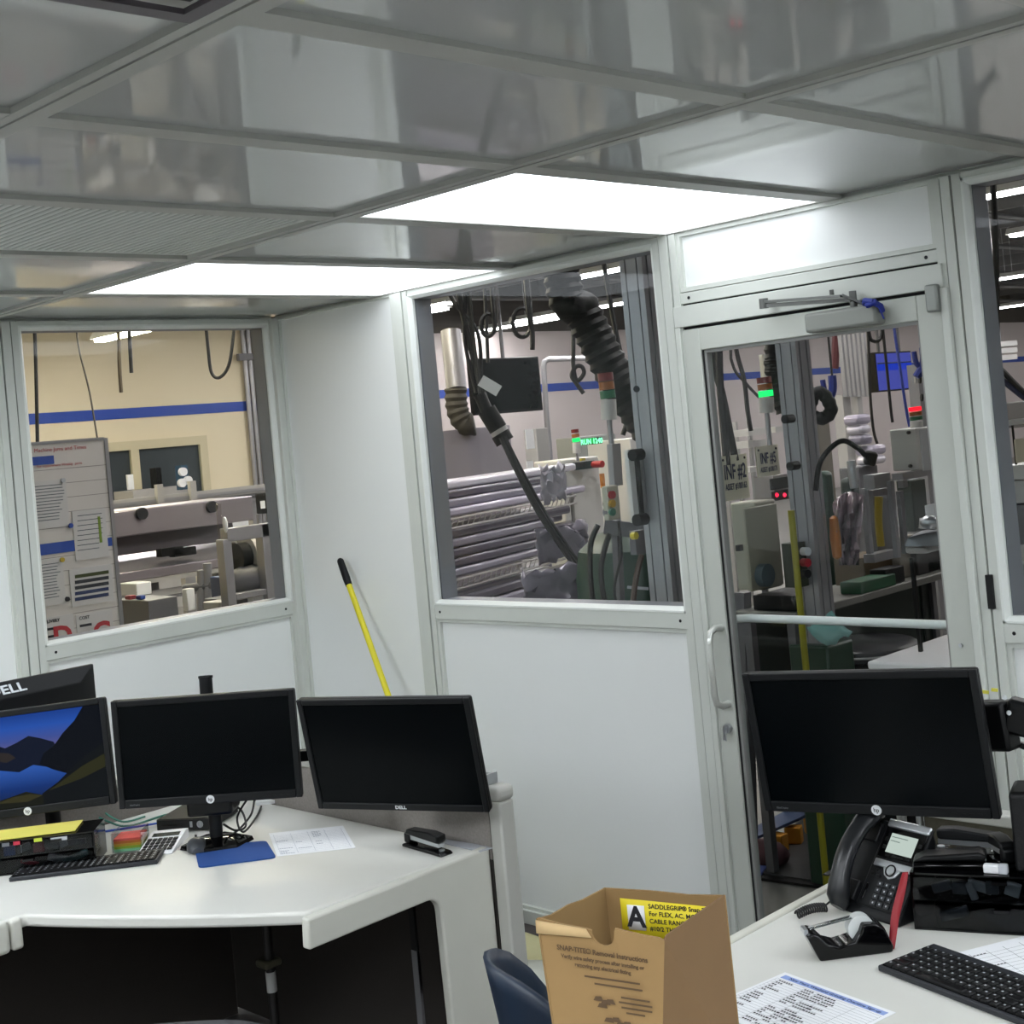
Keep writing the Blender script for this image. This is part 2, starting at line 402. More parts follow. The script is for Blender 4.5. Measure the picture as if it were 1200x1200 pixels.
g = MB(); g.frame(2.399, 3.185, .14, 2.055, .010, -.006, .02); g.build('glazing_bead', mat('grey_bead', '#8e8f8c', .4), d)
MB().box(2.40, 3.184, .004, .010, .142, 2.053).build('pane', GLASS, d)
# push bar outside
pb = MB(); pb.tube([(2.375, .032, 1.168), (2.375, .06, 1.168), (2.41, .082, 1.168), (3.15, .082, 1.168), (3.215, .082, 1.168), (3.22, .032, 1.168)], .0135, 12)
pb.build('push_bar', mat('white_bar', '#e8e9e6', .3), d)
# pull handle
pts = []
for k in range(13):
    a = math.pi*k/12; pts.append((2.372+.010*math.sin(a)*0, -.018-.062*min(1, math.sin(a)*1.6), 1.155-.255*k/12))
pts = [(2.374, -.016, 1.152), (2.369, -.045, 1.155), (2.366, -.070, 1.143), (2.366, -.078, 1.115), (2.366, -.079, 1.03), (2.366, -.078, .945), (2.366, -.070, .915), (2.369, -.045, .903), (2.374, -.016, .906)]
MB().tube(pts, .0115, 12).build('pull_handle', mat('handle_metal', '#d7dad4', .28, .5), d)
lk = MB().cyl((2.366, -.018, .826), (2.366, -.034, .826), .014, 16).build('lock', STEEL, d)
kk = MB(); kk.obox((2.366, -.042, .822), (.004, .016, .022)); kk.obox((2.366, -.045, .800), (.012, .003, .02)); kk.build('key', SILVER, lk)
MB().cyl((3.222, -.018, 1.13), (3.222, -.023, 1.13), .006, 10).build('bolt', SILVER, d)
# closer
cl = MB().box(2.838, 3.085, -.075, -.018, 2.058, 2.118).build('closer', mat('closer_grey', '#8b8e88', .4), d, bevel=.010)
ar = MB(); ar.bar((2.700, -.075, 2.172), (2.985, -.085, 2.152), .020, .008); ar.bar((2.700, -.075, 2.160), (3.000, -.06, 2.140), .012, .012)
ar.cyl((2.700, -.075, 2.152), (2.700, -.075, 2.182), .014, 12); ar.cyl((3.0, -.05, 2.115), (3.0, -.05, 2.165), .011, 12); ar.bar((2.985, -.085, 2.155), (3.035, -.045, 2.120), .022, .006); ar.cyl((2.95,-.082,2.16),(2.95,-.082,2.175),.007,8)
ar.bar((2.700, -.075, 2.166), (2.700, -.02, 2.166), .02, .008)
ar.build('closer_arm', mat('closer_arm_metal', '#6e706d', .35, .6), d)
rb = MB(); rb.tube([(3.045, -.06, 2.118), (3.06, -.085, 2.128), (3.085, -.088, 2.123), (3.10, -.07, 2.108), (3.095, -.055, 2.095)], .009, 8); rb.tube([(3.055, -.07, 2.122), (3.07, -.09, 2.113), (3.098, -.085, 2.122)], .008, 8); rb.tube([(3.095,-.075,2.115),(3.112,-.078,2.07)],.0025,6)
rb.build('tied_ribbon', mat('blue_ribbon', '#1c2f8e', .6), d)
hg = MB().box(3.228, 3.266, -.046, -.018, 2.072, 2.150).build('hinge', mat('hinge_grey', '#8f938f', .38, .4), d, bevel=.006)
MB().box(3.316, 3.336, -.022, .0, 1.235, 1.33).build('hinge', BLACKGAP, d, bevel=.002)
# ================================================================== furniture
DESK = mat('desk_laminate', '#d4d4cd', .36, var=.05, scale=4)
DESKE = mat('desk_edge', '#cfcfc5', .42, var=.04, scale=10)
FABRIC = mat('panel_fabric', '#8e8883', .95, var=.25, scale=160, bump=.4, bscale=500)
FABD = mat('panel_fabric_dark', '#4a463f', .95, var=.2, scale=120, bump=.4, bscale=500)
ZD = .74
def arc(c, r, a0, a1, n):
    return [(c[0]+r*math.cos(math.radians(a0+(a1-a0)*k/n)), c[1]+r*math.sin(math.radians(a0+(a1-a0)*k/n))) for k in range(n+1)]
# ---- corner desk
t = thing('corner_desk', 'pale grey corner desk with curved front edge and cut-out end panel', 'desk', (1.8, -1.6, 0))
FR, FL = Vector((2.335, -1.665)), Vector((1.665, -2.055))
mid = (FR+FL)/2; nrm = Vector((FL.y-FR.y, FR.x-FL.x)).normalized()
if nrm.dot(Vector((1.03, -1.1))-mid) < 0: nrm = -nrm
curve = []
for k in range(15):
    s = k/14; p = FR.lerp(FL, s) + nrm*(-.018*4*s*(1-s)); curve.append((p.x, p.y))
poly = [(1.035, -1.105), (2.345, -1.105)] + curve + [(1.66, -2.50), (1.035, -2.50)]
MB().prism(poly, (0,0,ZD-.032), (1,0,0), (0,1,0), (0,0,.032)).build('top', DESK, t, bevel=.008, seg=3)
# end panel with cut-out (right)
oy = -1.69
out = [(-1.101, .012), (-1.101, ZD+.004), (oy, ZD-.002), (oy-.004, ZD-.075), (-1.325, ZD-.072)] + arc((-1.325, ZD-.112), .040, 90, 0, 6)[1:] + [(-1.272, .012)]
MB().prism(out, (2.345, 0, 0), (0,1,0), (0,0,1), (.03,0,0)).build('end_panel', DESKE, t, bevel=.006, seg=3)
out = [(1.10, ZD+.004), (1.675, ZD-.002), (1.678, ZD-.078), (1.10, ZD-.074)]
MB().prism(out, (0, -2.098, 0), (1,0,0), (0,0,1), (0,.03,0)).build('end_panel', DESKE, t, bevel=.008, seg=3)
MB().box(1.13, 1.685, -2.150, -2.104, ZD-.078, ZD+.004).build('joint_cap', DESKE, t, bevel=.012, seg=3)
c = P(318, 1150, y=-1.25); lx, ly = c.x, c.y; lg = MB().cyl((lx, ly, 0), (lx, ly, ZD-.03), .014, 12).build('leg', mat('dark_leg', '#1b1a19', .5), t)
MB().cyl((lx, ly, c.z-.03), (lx, ly, c.z+.03), .016, 14).build('collar', mat('collar_grey', '#b9bab8', .5), lg)
MB().box(lx-.035, lx+.025, ly-.03, ly+.03, c.z+.045, c.z+.068).build('bracket', mat('beige_bracket', '#4a4838', .6), lg, bevel=.008)
# ---- cubicle panels
CAPM = mat('panel_trim', '#b9b9b2', .42, var=.03)
t = thing('cubicle_screen', 'low grey fabric cubicle panel behind the desk, parallel to the tall window', 'partition', (1.7, -1.07, 0))
MB().box(1.035, 2.38, -1.098, -1.052, ZD-.03, .875).build('fabric', FABRIC, t); MB().box(1.035, 2.38, -1.098, -1.052, .02, ZD-.03).build('lower_panel', mat('lower_panel_shade', '#2b2723', .9, var=.1), t)  # lower part coloured dark brown for the shade under the desk
MB().box(.98, 2.39, -1.108, -1.040, .875, .905).build('top_cap', CAPM, t, bevel=.006)
MB().box(2.382, 2.428, -1.100, -1.046, 0, .868).build('end_post', CAPM, t, bevel=.006)
MB().box(2.372, 2.431, -1.106, -1.040, .868, .908).build('post_cap', CAPM, t, bevel=.014, seg=3)
for px_ in (488, 540):
    p = P(px_, 1120, y=-1.10)
    o = MB().box(p.x-.012, p.x+.012, -1.106, -1.098, .28, .70).build('slot_strip', BLACKGAP, t)
    MB().box(p.x-.012, p.x+.012, -1.108, -1.098, .02, .40 if px_ < 500 else .34).build('slot_cover', mat('slot_grey', '#77777a', .5), t)
t = thing('cubicle_screen', 'grey fabric cubicle panel running toward the viewer behind the keyboard desk', 'partition', (1.0, -1.9, 0))
MB().box(.985, 1.03, -2.9, -1.110, ZD-.03, .84).build('fabric', FABRIC, t); MB().box(.985, 1.036, -2.9, -1.099, 0, ZD-.03).build('lower_panel', mat('lower_panel_shade', '#2b2723', .9, var=.1), t)  # under-desk shade put into the lower panel colour here too
MB().box(.975, 1.035, -2.9, -1.112, .84, .87).build('top_cap', CAPM, t, bevel=.006)
t = thing('bracket_clip', 'small clear bracket sitting on the end of the cubicle panel', 'clip', (2.34, -1.07, .905))
MB().box(2.315, 2.375, -1.095, -1.05, .9055, .912).build('base', SILVER, t); MB().box(2.370, 2.376, -1.095, -1.05, .912, .935).build('upright', SILVER, t); MB().box(2.315, 2.372, -1.054, -1.050, .912, .930).build('upright', SILVER, t)
# ---- desk along the door wall (right)
t = thing('side_desk', 'pale grey desk beside the door carrying the telephone', 'desk', (4.0, -1.5, 0))
MB().box(3.345, 4.25, -2.35, -.60, ZD-.032, ZD).build('top', DESK, t, bevel=.004)
MB().box(3.318, 3.341, -2.35, -.60, ZD-.05, ZD+.002).build('edge_strip', mat('edge_cream', '#d2d2c6', .4), t, bevel=.004)
MB().box(3.341, 3.345, -2.35, -.60, ZD-.03, ZD-.006).build('seam', BLACKGAP, t)
for yy in (-.64, -2.33): MB().box(3.38, 4.2, yy, yy+.03, 0, ZD-.032).build('end_panel', DESKE, t, bevel=.004)
c = P(975, 1024, z=ZD); MB().box(c.x-.012, c.x+.004, c.y-.02, c.y+.02, ZD+.001, ZD+.004).build('edge_clip', BLACKGAP, t)
t = thing('cubicle_screen', 'olive grey fabric panel with pale cap standing behind the telephone', 'partition', (4.0, -.5, 0))
MB().box(3.36, 4.6, -.53, -.49, .02, .80).build('fabric', mat('olive_fabric', '#4d4a3d', .95, var=.25, scale=150, bump=.4), t)
MB().box(3.35, 4.6, -.535, -.485, .80, .83).build('top_cap', CAPM, t, bevel=.005)
MB().cyl((3.335, -.51, 0), (3.335, -.51, .95), .010, 10).build('end_pole', STEEL, t)

# narrow desk behind the left panel, carrying the monitor seen from behind
t = thing('back_desk', 'desk hidden behind the grey panel, under the monitor seen from behind', 'desk', (.6, -1.7, 0))
MB().box(.20, .96, -2.6, -1.15, ZD-.03, ZD).build('top', DESK, t, bevel=.004)
for yy in (-2.58, -1.2): MB().box(.25, .93, yy, yy+.03, 0, ZD-.03).build('end_panel', DESKE, t)

# ================================================================== monitors
def logo_hp(parent, x, z, y, r=.0115):
    o = MB().cyl((x, y, z), (x, y-.0012, z), r, 24).build('badge', mat('badge_white', '#d5d8da', .35), parent)
    text('hp', r*1.25, mat('badge_ink', '#14181c', .5), o, Matrix.Translation((x, y-.0016, z)) @ FRONT, .0002, sx=.9, bold=.0002)
def monitor(name, label, M, w, h, bz=.017, chin=.024, logo='hp', deep=.045, screen=None, buttons=True):
    t = thing(name, label, 'monitor', M=M)
    # housing with bevelled back
    r0 = [(-w/2, .004, -h/2), (w/2, .004, -h/2), (w/2, .004, h/2), (-w/2, .004, h/2)]
    r1 = [(x, .022, z) for x, _, z in r0]; r2 = [(x*.86, deep, z*.80) for x, _, z in r0]
    MB().loft([r0, r1, r2]).build('housing', PLASTIC, t, bevel=.005)
    MB().box(-w/2, -w/2+bz, -.004, .006, -h/2, h/2).box(w/2-bz, w/2, -.004, .006, -h/2, h/2).box(-w/2+bz, w/2-bz, -.004, .006, h/2-bz, h/2).box(-w/2+bz, w/2-bz, -.004, .006, -h/2, -h/2+chin).build('bezel', PLASTIC2, t, bevel=.0025)
    sc = MB().box(-w/2+bz, w/2-bz, .0005, .004, -h/2+chin, h/2-bz).build('screen', screen or SCREENOFF, t)
    if logo == 'hp': logo_hp(t, 0, -h/2+chin*.5, -.004)
    if logo == 'dell': text('DELL', .013, mat('badge_white', '#d5d8da', .35), t, Matrix.Translation((0, -.0046, -h/2+chin*.5)) @ FRONT, .0003, sx=1.15, bold=.0004)
    if buttons:
        b = MB()
        for k in range(4): b.box(w/2-.10+.018*k, w/2-.09+.018*k, -.0046, -.003, -h/2+.009, -h/2+.0115)
        b.build('button', PLASTIC, t)
        text('EliteDisplay', .006, mat('badge_dim', '#6a6e72', .5), t, Matrix.Translation((-w/2+.045, -.0046, -h/2+.010)) @ FRONT, .0002)
    return t, sc
# M2 centre
m2, _ = monitor('monitor', 'switched-off black monitor in the middle of the corner desk, before the pole', pose((1.707, -1.525, 1.042), 42.9, 3.1, 1.2), .515, .305)
# M3 right
m3, _ = monitor('monitor', 'switched-off black monitor angled over the stapler, tilted back', pose((2.258, -1.31, 1.029), 21.9, 11.4, .1), .515, .315, .016, .019, logo='dell', buttons=False)
# M1 left with wallpaper
m1, sc1 = monitor('monitor', 'lit monitor showing a blue mountain lake, above the black desk organizer', pose((1.203, -1.823, 1.027), 42, -3, -2.7), .515, .305)
vc = []
def wallpaper(parent, w, h, zc):
    """the lit picture: flat shapes with colours, one mesh"""
    verts, faces, cols = [], [], []
    def shape(pts, cs, y):
        o = len(verts)
        for (u, v) in pts: verts.append((-w/2+u*w, y, zc-h/2+v*h))
        faces.append(tuple(range(o, o+len(pts)))); cols.extend(cs)
    def L(hx): return lin(hx)
    y = 0.0002
    n = 10
    sky = ['#3d4a86', '#23408c', '#1a3f9c', '#1d47a8']
    for a, b, c0, c1 in ((.55, .72, '#6a5f86', '#3f4f92'), (.72, .86, '#3f4f92', '#2450a8'), (.86, 1.0, '#2450a8', '#173a86')):
        shape([(0, a), (1, a), (1, b), (0, b)], [L(c0), L(c0), L(c1), L(c1)], y)
    for a, b, c0, c1 in ((0, .2, '#101a2a', '#12306e'), (.2, .42, '#12306e', '#2b56a8'), (.42, .56, '#2b56a8', '#2a3c78')):
        shape([(0, a), (1, a), (1, b), (0, b)], [L(c0), L(c0), L(c1), L(c1)], y)
    def dark(pts, c='#080c14', dy=-.00004): shape(pts, [L(c)]*len(pts), y+dy)
    dark([(0, .36), (.12, .44), (.22, .40), (.34, .43), (.47, .38), (.56, .44), (.64, .40), (.72, .45), (.72, .58), (.70, .66), (.62, .72), (.55, .76), (.47, .70), (.40, .66), (.30, .74), (.2, .70), (.08, .8), (0, .78)], '#0c1426')
    dark([(.60, .44), (.68, .36), (.76, .30), (1, .30), (1, 1), (.90, 1), (.84, .86), (.76, .74), (.70, .62), (.63, .55)], '#050910', -.00006)
    dark([(.56, 0), (.60, .12), (.70, .22), (.80, .36), (.90, .48), (1, .58), (1, 0)], '#0b0f10', -.00008)
    dark([(.64, .14), (.74, .24), (.86, .36), (1, .46), (1, .32), (.84, .22)], '#2a2a14', -.0001)
    dark([(0, 0), (0, .11), (.16, .15), (.34, .10), (.5, .16), (.6, .10), (.6, 0)], '#16180e', -.0001)
    dark([(.3, .07), (.42, .12), (.52, .13), (.60, .10), (.5, .05)], '#33311a', -.00012)
    dark([(.30, .55), (.36, .62), (.42, .60), (.46, .54), (.40, .50)], '#2b2624', -.00012)
    me = bpy.data.meshes.new('screen_picture'); me.from_pydata(verts, [], faces); me.update()
    ca = me.color_attributes.new('col', 'FLOAT_COLOR', 'POINT')
    for i, c in enumerate(cols): ca.data[i].color = c
    mm = bpy.data.materials.new('screen_picture'); mm.use_nodes = True; N = mm.node_tree.nodes; b = N['Principled BSDF']
    a = N.new('ShaderNodeVertexColor'); a.layer_name = 'col'; b.inputs['Base Color'].default_value = (.002, .002, .003, 1); b.inputs['Roughness'].default_value = .25; b.inputs['Specular IOR Level'].default_value = .06
    mm.node_tree.links.new(a.outputs[0], b.inputs['Emission Color']); b.inputs['Emission Strength'].default_value = .6
    me.materials.append(mm); link('screen_picture', me, parent)
wallpaper(sc1, .515-.036, .305-.043, .0035)
MB().bar((0, .04, -.02), (0, .16, -.02), .05, .04).build('stand_arm', PLASTIC, m1); MB().cyl((0, .16, .0), (0, .16, -.281), .022, 12).build('stand', PLASTIC, m1)
o = MB(); o.obox((0, .17, -.281), (.20, .11, .008)); o.build('stand_base', PLASTIC, m1, bevel=.003)
# M4 on the arm
m4, _ = monitor('monitor', 'switched-off black monitor on an arm above the telephone', pose((3.50, -.975, 1.095), 12.6, 6.7, -1.8), .535, .324)
# M5 from behind
t = thing('monitor', 'black monitor seen from behind with big silver lettering', 'monitor', M=pose((.80, -1.655, 1.045), -88, 0, 0))
w, h = .54, .33
r0 = [(-w/2, 0, -h/2), (w/2, 0, -h/2), (w/2, 0, h/2), (-w/2, 0, h/2)]
r1 = [(x, .016, z) for x, _, z in r0]; r2 = [(x*.74, .055, z*.72) for x, _, z in r0]
MB().loft([r0, r1, r2]).build('housing', PLASTIC2, t, bevel=.003)
MB().box(-w/2+.01, w/2-.01, -.003, .0, -h/2+.01, h/2-.01).build('screen', SCREENOFF, t)
text('DELL', .046, mat('logo_silver', '#b9bec2', .35, .3), t, axes((.04, .0375, h/2-.024), (-1, 0, 0), (0, -.039, .046)), .0015, sx=1.2, bold=.001)
MB().box(-.085, .085, .055, .075, -.17, .05).build('stand_mount', PLASTIC, t, bevel=.006)
MB().frame(-.10, .10, -.12, .07, .008, .054, .062).build('mount_ring', mat('grey_ring', '#5d6163', .4), t)
MB().box(-.04, .04, .05, .075, -.30, -.10).build('stand', PLASTIC, t, bevel=.004)
MB().box(-.12, .12, -.05, .13, -.304, -.29).build('stand_base', PLASTIC, t, bevel=.006)

# pole stand that carries M2 and M3
t = thing('monitor_stand', 'black pole stand with hexagonal foot behind the middle monitor', 'monitor stand', (1.545, -1.44, ZD))
hx = [(.105*math.cos(math.radians(60*k+15)), .085*math.sin(math.radians(60*k+15))) for k in range(6)]
rr = Matrix.Rotation(math.radians(43), 3, 'Z')
bb = MB(); c0 = Vector((1.60, -1.455, 0))
bb.loft([[c0+rr @ Vector((x, y, ZD+.001)) for x, y in hx], [c0+rr @ Vector((x*.96, y*.96, ZD+.012)) for x, y in hx], [c0+rr @ Vector((x*.5, y*.5, ZD+.026)) for x, y in hx]])
bb.build('foot', GLOSSBLK, t)
MB().cyl((1.60, -1.455, ZD+.02), (1.575, -1.43, 1.215), .019, 16).build('pole', PLASTIC2, t)
MB().cyl((1.575, -1.43, 1.215), (1.574, -1.429, 1.222), .021, 16).build('pole_cap', PLASTIC, t)
o = MB(); o.bar((1.585, -1.44, 1.04), (1.66, -1.482, 1.04), .05, .04); o.build('mount_arm', PLASTIC, t, bevel=.004)
o = MB(); o.bar((1.587, -1.44, .97), (1.95, -1.19, .985), .035, .03); o.bar((1.95, -1.19, .985), (2.215, -1.235, 1.02), .035, .03); o.cyl((1.95, -1.19, .955), (1.95, -1.19, 1.015), .024, 14); o.build('mount_arm', PLASTIC, t, bevel=.003)
o = MB(); o.obox((1.625, -1.47, .87), (.13, .10, .055), Matrix.Rotation(math.radians(43), 3, 'Z')); o.build('cable_shroud', PLASTIC, t, bevel=.01)

# arm for M4
t = thing('monitor_lift_mount', 'black jointed monitor arm with two small yellow labels', 'monitor arm', (3.95, -.72, ZD))
def q(px_, py_, dd): return P(px_, py_, d=dd)
o = MB(); o.bar(q(1150, 850, 3.02), q(1186, 850, 2.96), .05, .105); o.build('head_joint', PLASTIC, t, bevel=.008)
o = MB(); o.bar((3.56, -.925, 1.105), q(1160, 862, 3.02), .03, .05); o.build('head_link', PLASTIC, t)
o = MB(); o.bar(q(1180, 836, 2.97), (4.10, -.75, 1.06), .045, .075); o.build('upper_arm', PLASTIC, t, bevel=.008)
o = MB(); o.bar(q(1170, 862, 3.0), (4.0, -.76, .99), .012, .012); o.build('cable_guide', PLASTIC, t)
MB().cyl((4.10, -.75, ZD), (4.10, -.75, 1.16), .02, 14).build('post', PLASTIC2, t)
MB().box(4.04, 4.16, -.81, -.69, ZD, ZD+.015).build('clamp', PLASTIC, t, bevel=.003)
for a in ((1155, 811), (1165.5, 808.5)):
    p = q(a[0], a[1], 3.0); o = MB(); o.obox(p, (.014, .004, .007), Matrix.Rotation(math.radians(30), 3, 'Z') @ Matrix.Rotation(math.radians(8), 3, 'Y')); o.build('yellow_label', mat('label_yellow', '#d8d24a', .6), t)
for a in ((1177, 817), (1182, 835)):
    p = q(a[0], a[1], 2.93); MB().cyl(p, p+Vector((.003, -.004, 0)), .005, 10).build('screw', SILVER, t)

# ================================================================== things on the corner desk
def keyboard(name, label, M, L, W, each):
    t = thing(name, label, 'keyboard', M=M)
    MB().box(-L/2, L/2, -W/2, W/2, 0, .012).build('body', mat('kb_body', '#2b2d31', .45, var=.1, spec=.3), t, bevel=.003)
    MB().box(-L/2+.006, L/2-.006, -W/2+.006, W/2-.022, .012, .0125).build('well', GLOSSBLK, t)
    K = mat('key_black', '#060708', .45, spec=.3)
    cols, rows = 21, 6
    kx = (L-.016)/cols; ky = (W-.032)/rows; spots = []
    for r in range(rows):
        c = 0
        while c < cols:
            span = 1
            if r == 0 and c == 4: span = 6
            elif c == 0 and r in (1, 2): span = 2
            elif c == 13 and r in (1, 2, 3): span = 2
            gap = .002 if c < 16 else .006
            if c == 16: c += 0
            spots.append((-L/2+.009+c*kx, -W/2+.009+r*ky, span*kx-.003, ky-.003)); c += span
    if each:
        cache = {}
        for (x, y, a, b) in spots:
            key = round(a, 4)
            if key not in cache:
                i = .0022
                mb = MB().loft([[(0,0,0), (a,0,0), (a,b,0), (0,b,0)], [(i*.3,i*.3,.003), (a-i*.3,i*.3,.003), (a-i*.3,b-i*.3,.003), (i*.3,b-i*.3,.003)], [(i,i,.0045), (a-i,i,.0045), (a-i,b-i,.0045), (i,b-i,.0045)]])
                o = mb.build('key', K, t, smooth=False); cache[key] = o.data
            else: o = link('key', cache[key], t)
            o.location = (x, y, .0125)
    else:
        mb = MB()
        for (x, y, a, b) in spots: mb.box(x, x+a, y, y+b, .0125, .0165)
        mb.build('key_field', K, t, smooth=False)['kind'] = 'stuff'
    lg = MB(); zt = .0171 if each else .0166
    for (x, y, a, b) in spots:
        if a < .06: lg.box(x+.006, x+.010, y+b-.009, y+b-.005, zt, zt+.0001)
    lg.build('legends', mat('legend_white', '#b9bcc0', .6), t)
    return t
keyboard('keyboard', 'black keyboard in front of the desk organizer and sticky notes', pose((1.428, -1.762, ZD), 50), .40, .118, False)
# organizer 1
def organizer(name, label, M, W, D, Hh, drawers, junk, tabs=()):
    t = thing(name, label, 'desk organizer', M=M)
    SM = glass('smoked_acrylic', '#b4b8ba', .6)
    c = MB(); c.box(-W/2, W/2, -D/2, D/2, Hh-.004, Hh); c.box(-W/2, W/2, -D/2, D/2, 0, .004); c.box(-W/2, -W/2+.004, -D/2, D/2, .004, Hh-.004); c.box(W/2-.004, W/2, -D/2, D/2, .004, Hh-.004); c.box(-W/2+.004, W/2-.004, D/2-.004, D/2, .004, Hh-.004)
    c.box(-W/2+.004, W/2-.004, -D/2+.01, D/2-.004, Hh*.5-.002, Hh*.5+.002)
    c.build('shell', GLOSSBLK, t)
    for i, (x0, x1, z0, z1) in enumerate(drawers):
        dr = MB().box(x0+.002, x1-.002, -D/2-.004, -D/2-.001, z0+.003, z1-.003).build('drawer', SM, t)
        MB().obox(((x0+x1)/2, -D/2-.008, z1-.008), (.03, .008, .006)).build('pull', GLOSSBLK, dr)
    for k, (x, z, a, b, mt) in enumerate(junk):
        o = MB(); o.obox((x, -D/2+.02+.006*(k % 3), z), (a, .012, b), Matrix.Rotation(.3*(k % 3-1), 3, 'Y')); o.build('stored_item', mt, t, bevel=.002)
    for (x, z, a, mt) in tabs: MB().obox((x, -D/2-.0055, z), (a, .001, .010)).build('sticky_tab', mt, t)
    return t
RED = mat('red_item', '#b3233c', .5); YG_ = mat('lime_item', '#b6c437', .6); BLU = mat('blue_item', '#2c5aa8', .5); GRY = mat('grey_item', '#6c6f76', .5, .4); LGR = mat('pale_item', '#b4b7bd', .5)
organizer('desk_organizer', 'glossy black drawer organizer under the lit monitor', pose((1.265, -1.835, ZD), 50), .36, .13, .095,
          [(-.18, -.02, .048, .092), (-.02, .175, .048, .092), (-.18, .175, .004, .046)],
          [(-.02, .066, .04, .02, GRY), (.02, .060, .03, .03, RED), (.055, .064, .045, .02, GRY), (.09, .066, .02, .02, LGR), (.125, .064, .05, .016, GRY), (.07, .022, .06, .02, GRY), (.12, .024, .07, .018, mat('teal_item', '#3b5a5e', .5)), (-.06, .06, .03, .03, BLU), (-.01, .02, .05, .01, RED)], [(.028, .090, .022, YG_), (-.03, .088, .018, RED), (.085, .086, .045, LGR), (-.06, .087, .02, GRY)])
t = tag(MB().obox((0,0,0), (.25, .11, .003)).build('legal_pad', mat('yellow_paper', '#d8cf62', .8, var=.05), None), 'yellow paper pad lying on the desk organizer', 'paper pad')
t.matrix_world = pose((1.262, -1.835, ZD+.0985), 52, 0, 0)
o = MB(); o.obox((.05, -.050, .0115), (.022, .03, .002)); o.obox((-.04,-.05,.012),(.02,.03,.002));
# sticky cube in clear box
t = thing('sticky_note_cube', 'rainbow sticky note cube in a clear acrylic box', 'sticky notes', M=pose((1.375, -1.602, ZD), 46))
for k, (cname, hx_) in enumerate((('note_green', '#7fc08f'), ('note_lime', '#9cb53a'), ('note_yellow', '#d8a52e'), ('note_orange', '#d9772f'), ('note_red', '#e8564a'))):
    MB().box(-.038, .038, -.038, .038, .003+.0075*k, .0102+.0075*k).build('note_block', mat(cname, hx_, .75), t)
bx = MB(); 
for b in ((-.043, -.041, -.043, .043), (.041, .043, -.043, .043), (-.041, .041, -.043, -.041), (-.041, .041, .041, .043)): bx.box(*b, 0, .058)
bx.build('acrylic_box', glass('clear_acrylic', '#f0f4f4', 1.2), t)
# calculator
t = thing('calculator', 'white desktop calculator with dark keys beside the keyboard', 'calculator', M=pose((1.455, -1.545, ZD), 43, 0, 0))
r = MB().prism([(-.085, .004), (-.085, 0), (.085, 0), (.085, .026), (.06, .028)], (-.052, 0, 0), (0,1,0), (0,0,1), (.104,0,0)).build('body', WHITEP, t, bevel=.004)
sl = math.atan2(.024, .145)
Mz = Matrix.Translation((0, -.085, .0043)) @ Matrix.Rotation(sl, 4, 'X')
def cal(x0, x1, y0, y1, h, nm, mt, par):
    o = MB().box(x0, x1, y0, y1, 0, h).build(nm, mt, par, bevel=.001); o.matrix_basis = Mz; return o
cal(-.04, .04, .112, .135, .0015, 'display', mat('lcd_dark', '#2d332f', .2), t)
for i in range(6):
    for j in range(4):
        if i < 5: cal(-.045+.0185*i*.82, -.045+.0185*i*.82+.0125, .02+.021*j, .035+.021*j, .003, 'key', PLASTIC2, t)
        else: cal(-.045+.0185*i*.82, -.045+.0185*i*.82+.0135, .02+.021*j, .035+.021*j, .003, 'key', PLASTIC2, t)
# mini computer
t = thing('mini_computer', 'small flat black desktop computer behind the middle monitor foot', 'computer', M=pose((1.325, -1.355, ZD), 31))
MB().box(-.09, .09, -.08, .10, .003, .037).build('case', PLASTIC2, t, bevel=.003)
MB().box(-.088, .088, -.082, -.079, .005, .035).build('front', mat('front_black', '#101113', .4), t)
lg = MB().lathe([(.0105, 0), (.0105, .001), (.0085, .001), (.0085, 0)], (.055, -.0822, .020), 24, Matrix.Rotation(math.pi/2, 3, 'X')).build('power_ring', LGR, t)
MB().box(.0535, .0565, -.0835, -.082, .016, .025).build('power_mark', LGR, t)
MB().box(.022, .030, -.0835, -.082, .012, .029).build('port', LGR, t); MB().box(-.07, -.0, -.0828, -.082, .018, .021).build('slot', GLOSSBLK, t)
# mouse and pad
MB_ = mat('mousepad_blue', '#164488', .85, var=.06, scale=80, bump=.2)
c = [P(233, 1018, z=ZD), P(324, 1006, z=ZD), P(312, 986.5, z=ZD), P(228, 995, z=ZD)]
o = MB(); pl = []
ctr = sum(c, Vector())/4
for k in range(4):
    a, b_, d_ = c[k-1], c[k], c[(k+1) % 4]
    for s in range(4):
        u = s/3; p = (b_+(a-b_).normalized()*.018)*(1-u)**2 + 2*u*(1-u)*b_ + (b_+(d_-b_).normalized()*.018)*u*u; pl.append((p.x, p.y))
t = MB().prism(pl, (0,0,ZD+.0005), (1,0,0), (0,1,0), (0,0,.0035)).build('mouse_pad', MB_); tag(t, 'blue mouse pad on the corner desk', 'mouse pad')
t = thing('mouse', 'dark grey wireless mouse resting on the blue mouse pad', 'mouse', M=pose((1.592, -1.515, ZD+.0042), 62))
rings = []
for k in range(9):
    u = k/8; yy = -.048+.096*u; ww = .029*math.sqrt(max(.03, 1-(abs(u-.5)*1.75)**2.6)); hh = .034*math.sin(math.pi*(.12+.80*u))**.8
    rings.append([(ww*math.cos(a), yy, max(.001, hh*max(0, math.sin(a))**.7)) for a in [math.pi*j/10 for j in range(11)]])
MB().loft(rings).build('shell', mat('mouse_grey', '#45484c', .35), t)
MB().cyl((-.003, .028, .026), (.003, .028, .026), .008, 12).build('wheel', GLOSSBLK, t)
MB().box(-.0005, .0005, .014, .043, .0245, .0325).build('seam', BLACKGAP, t)
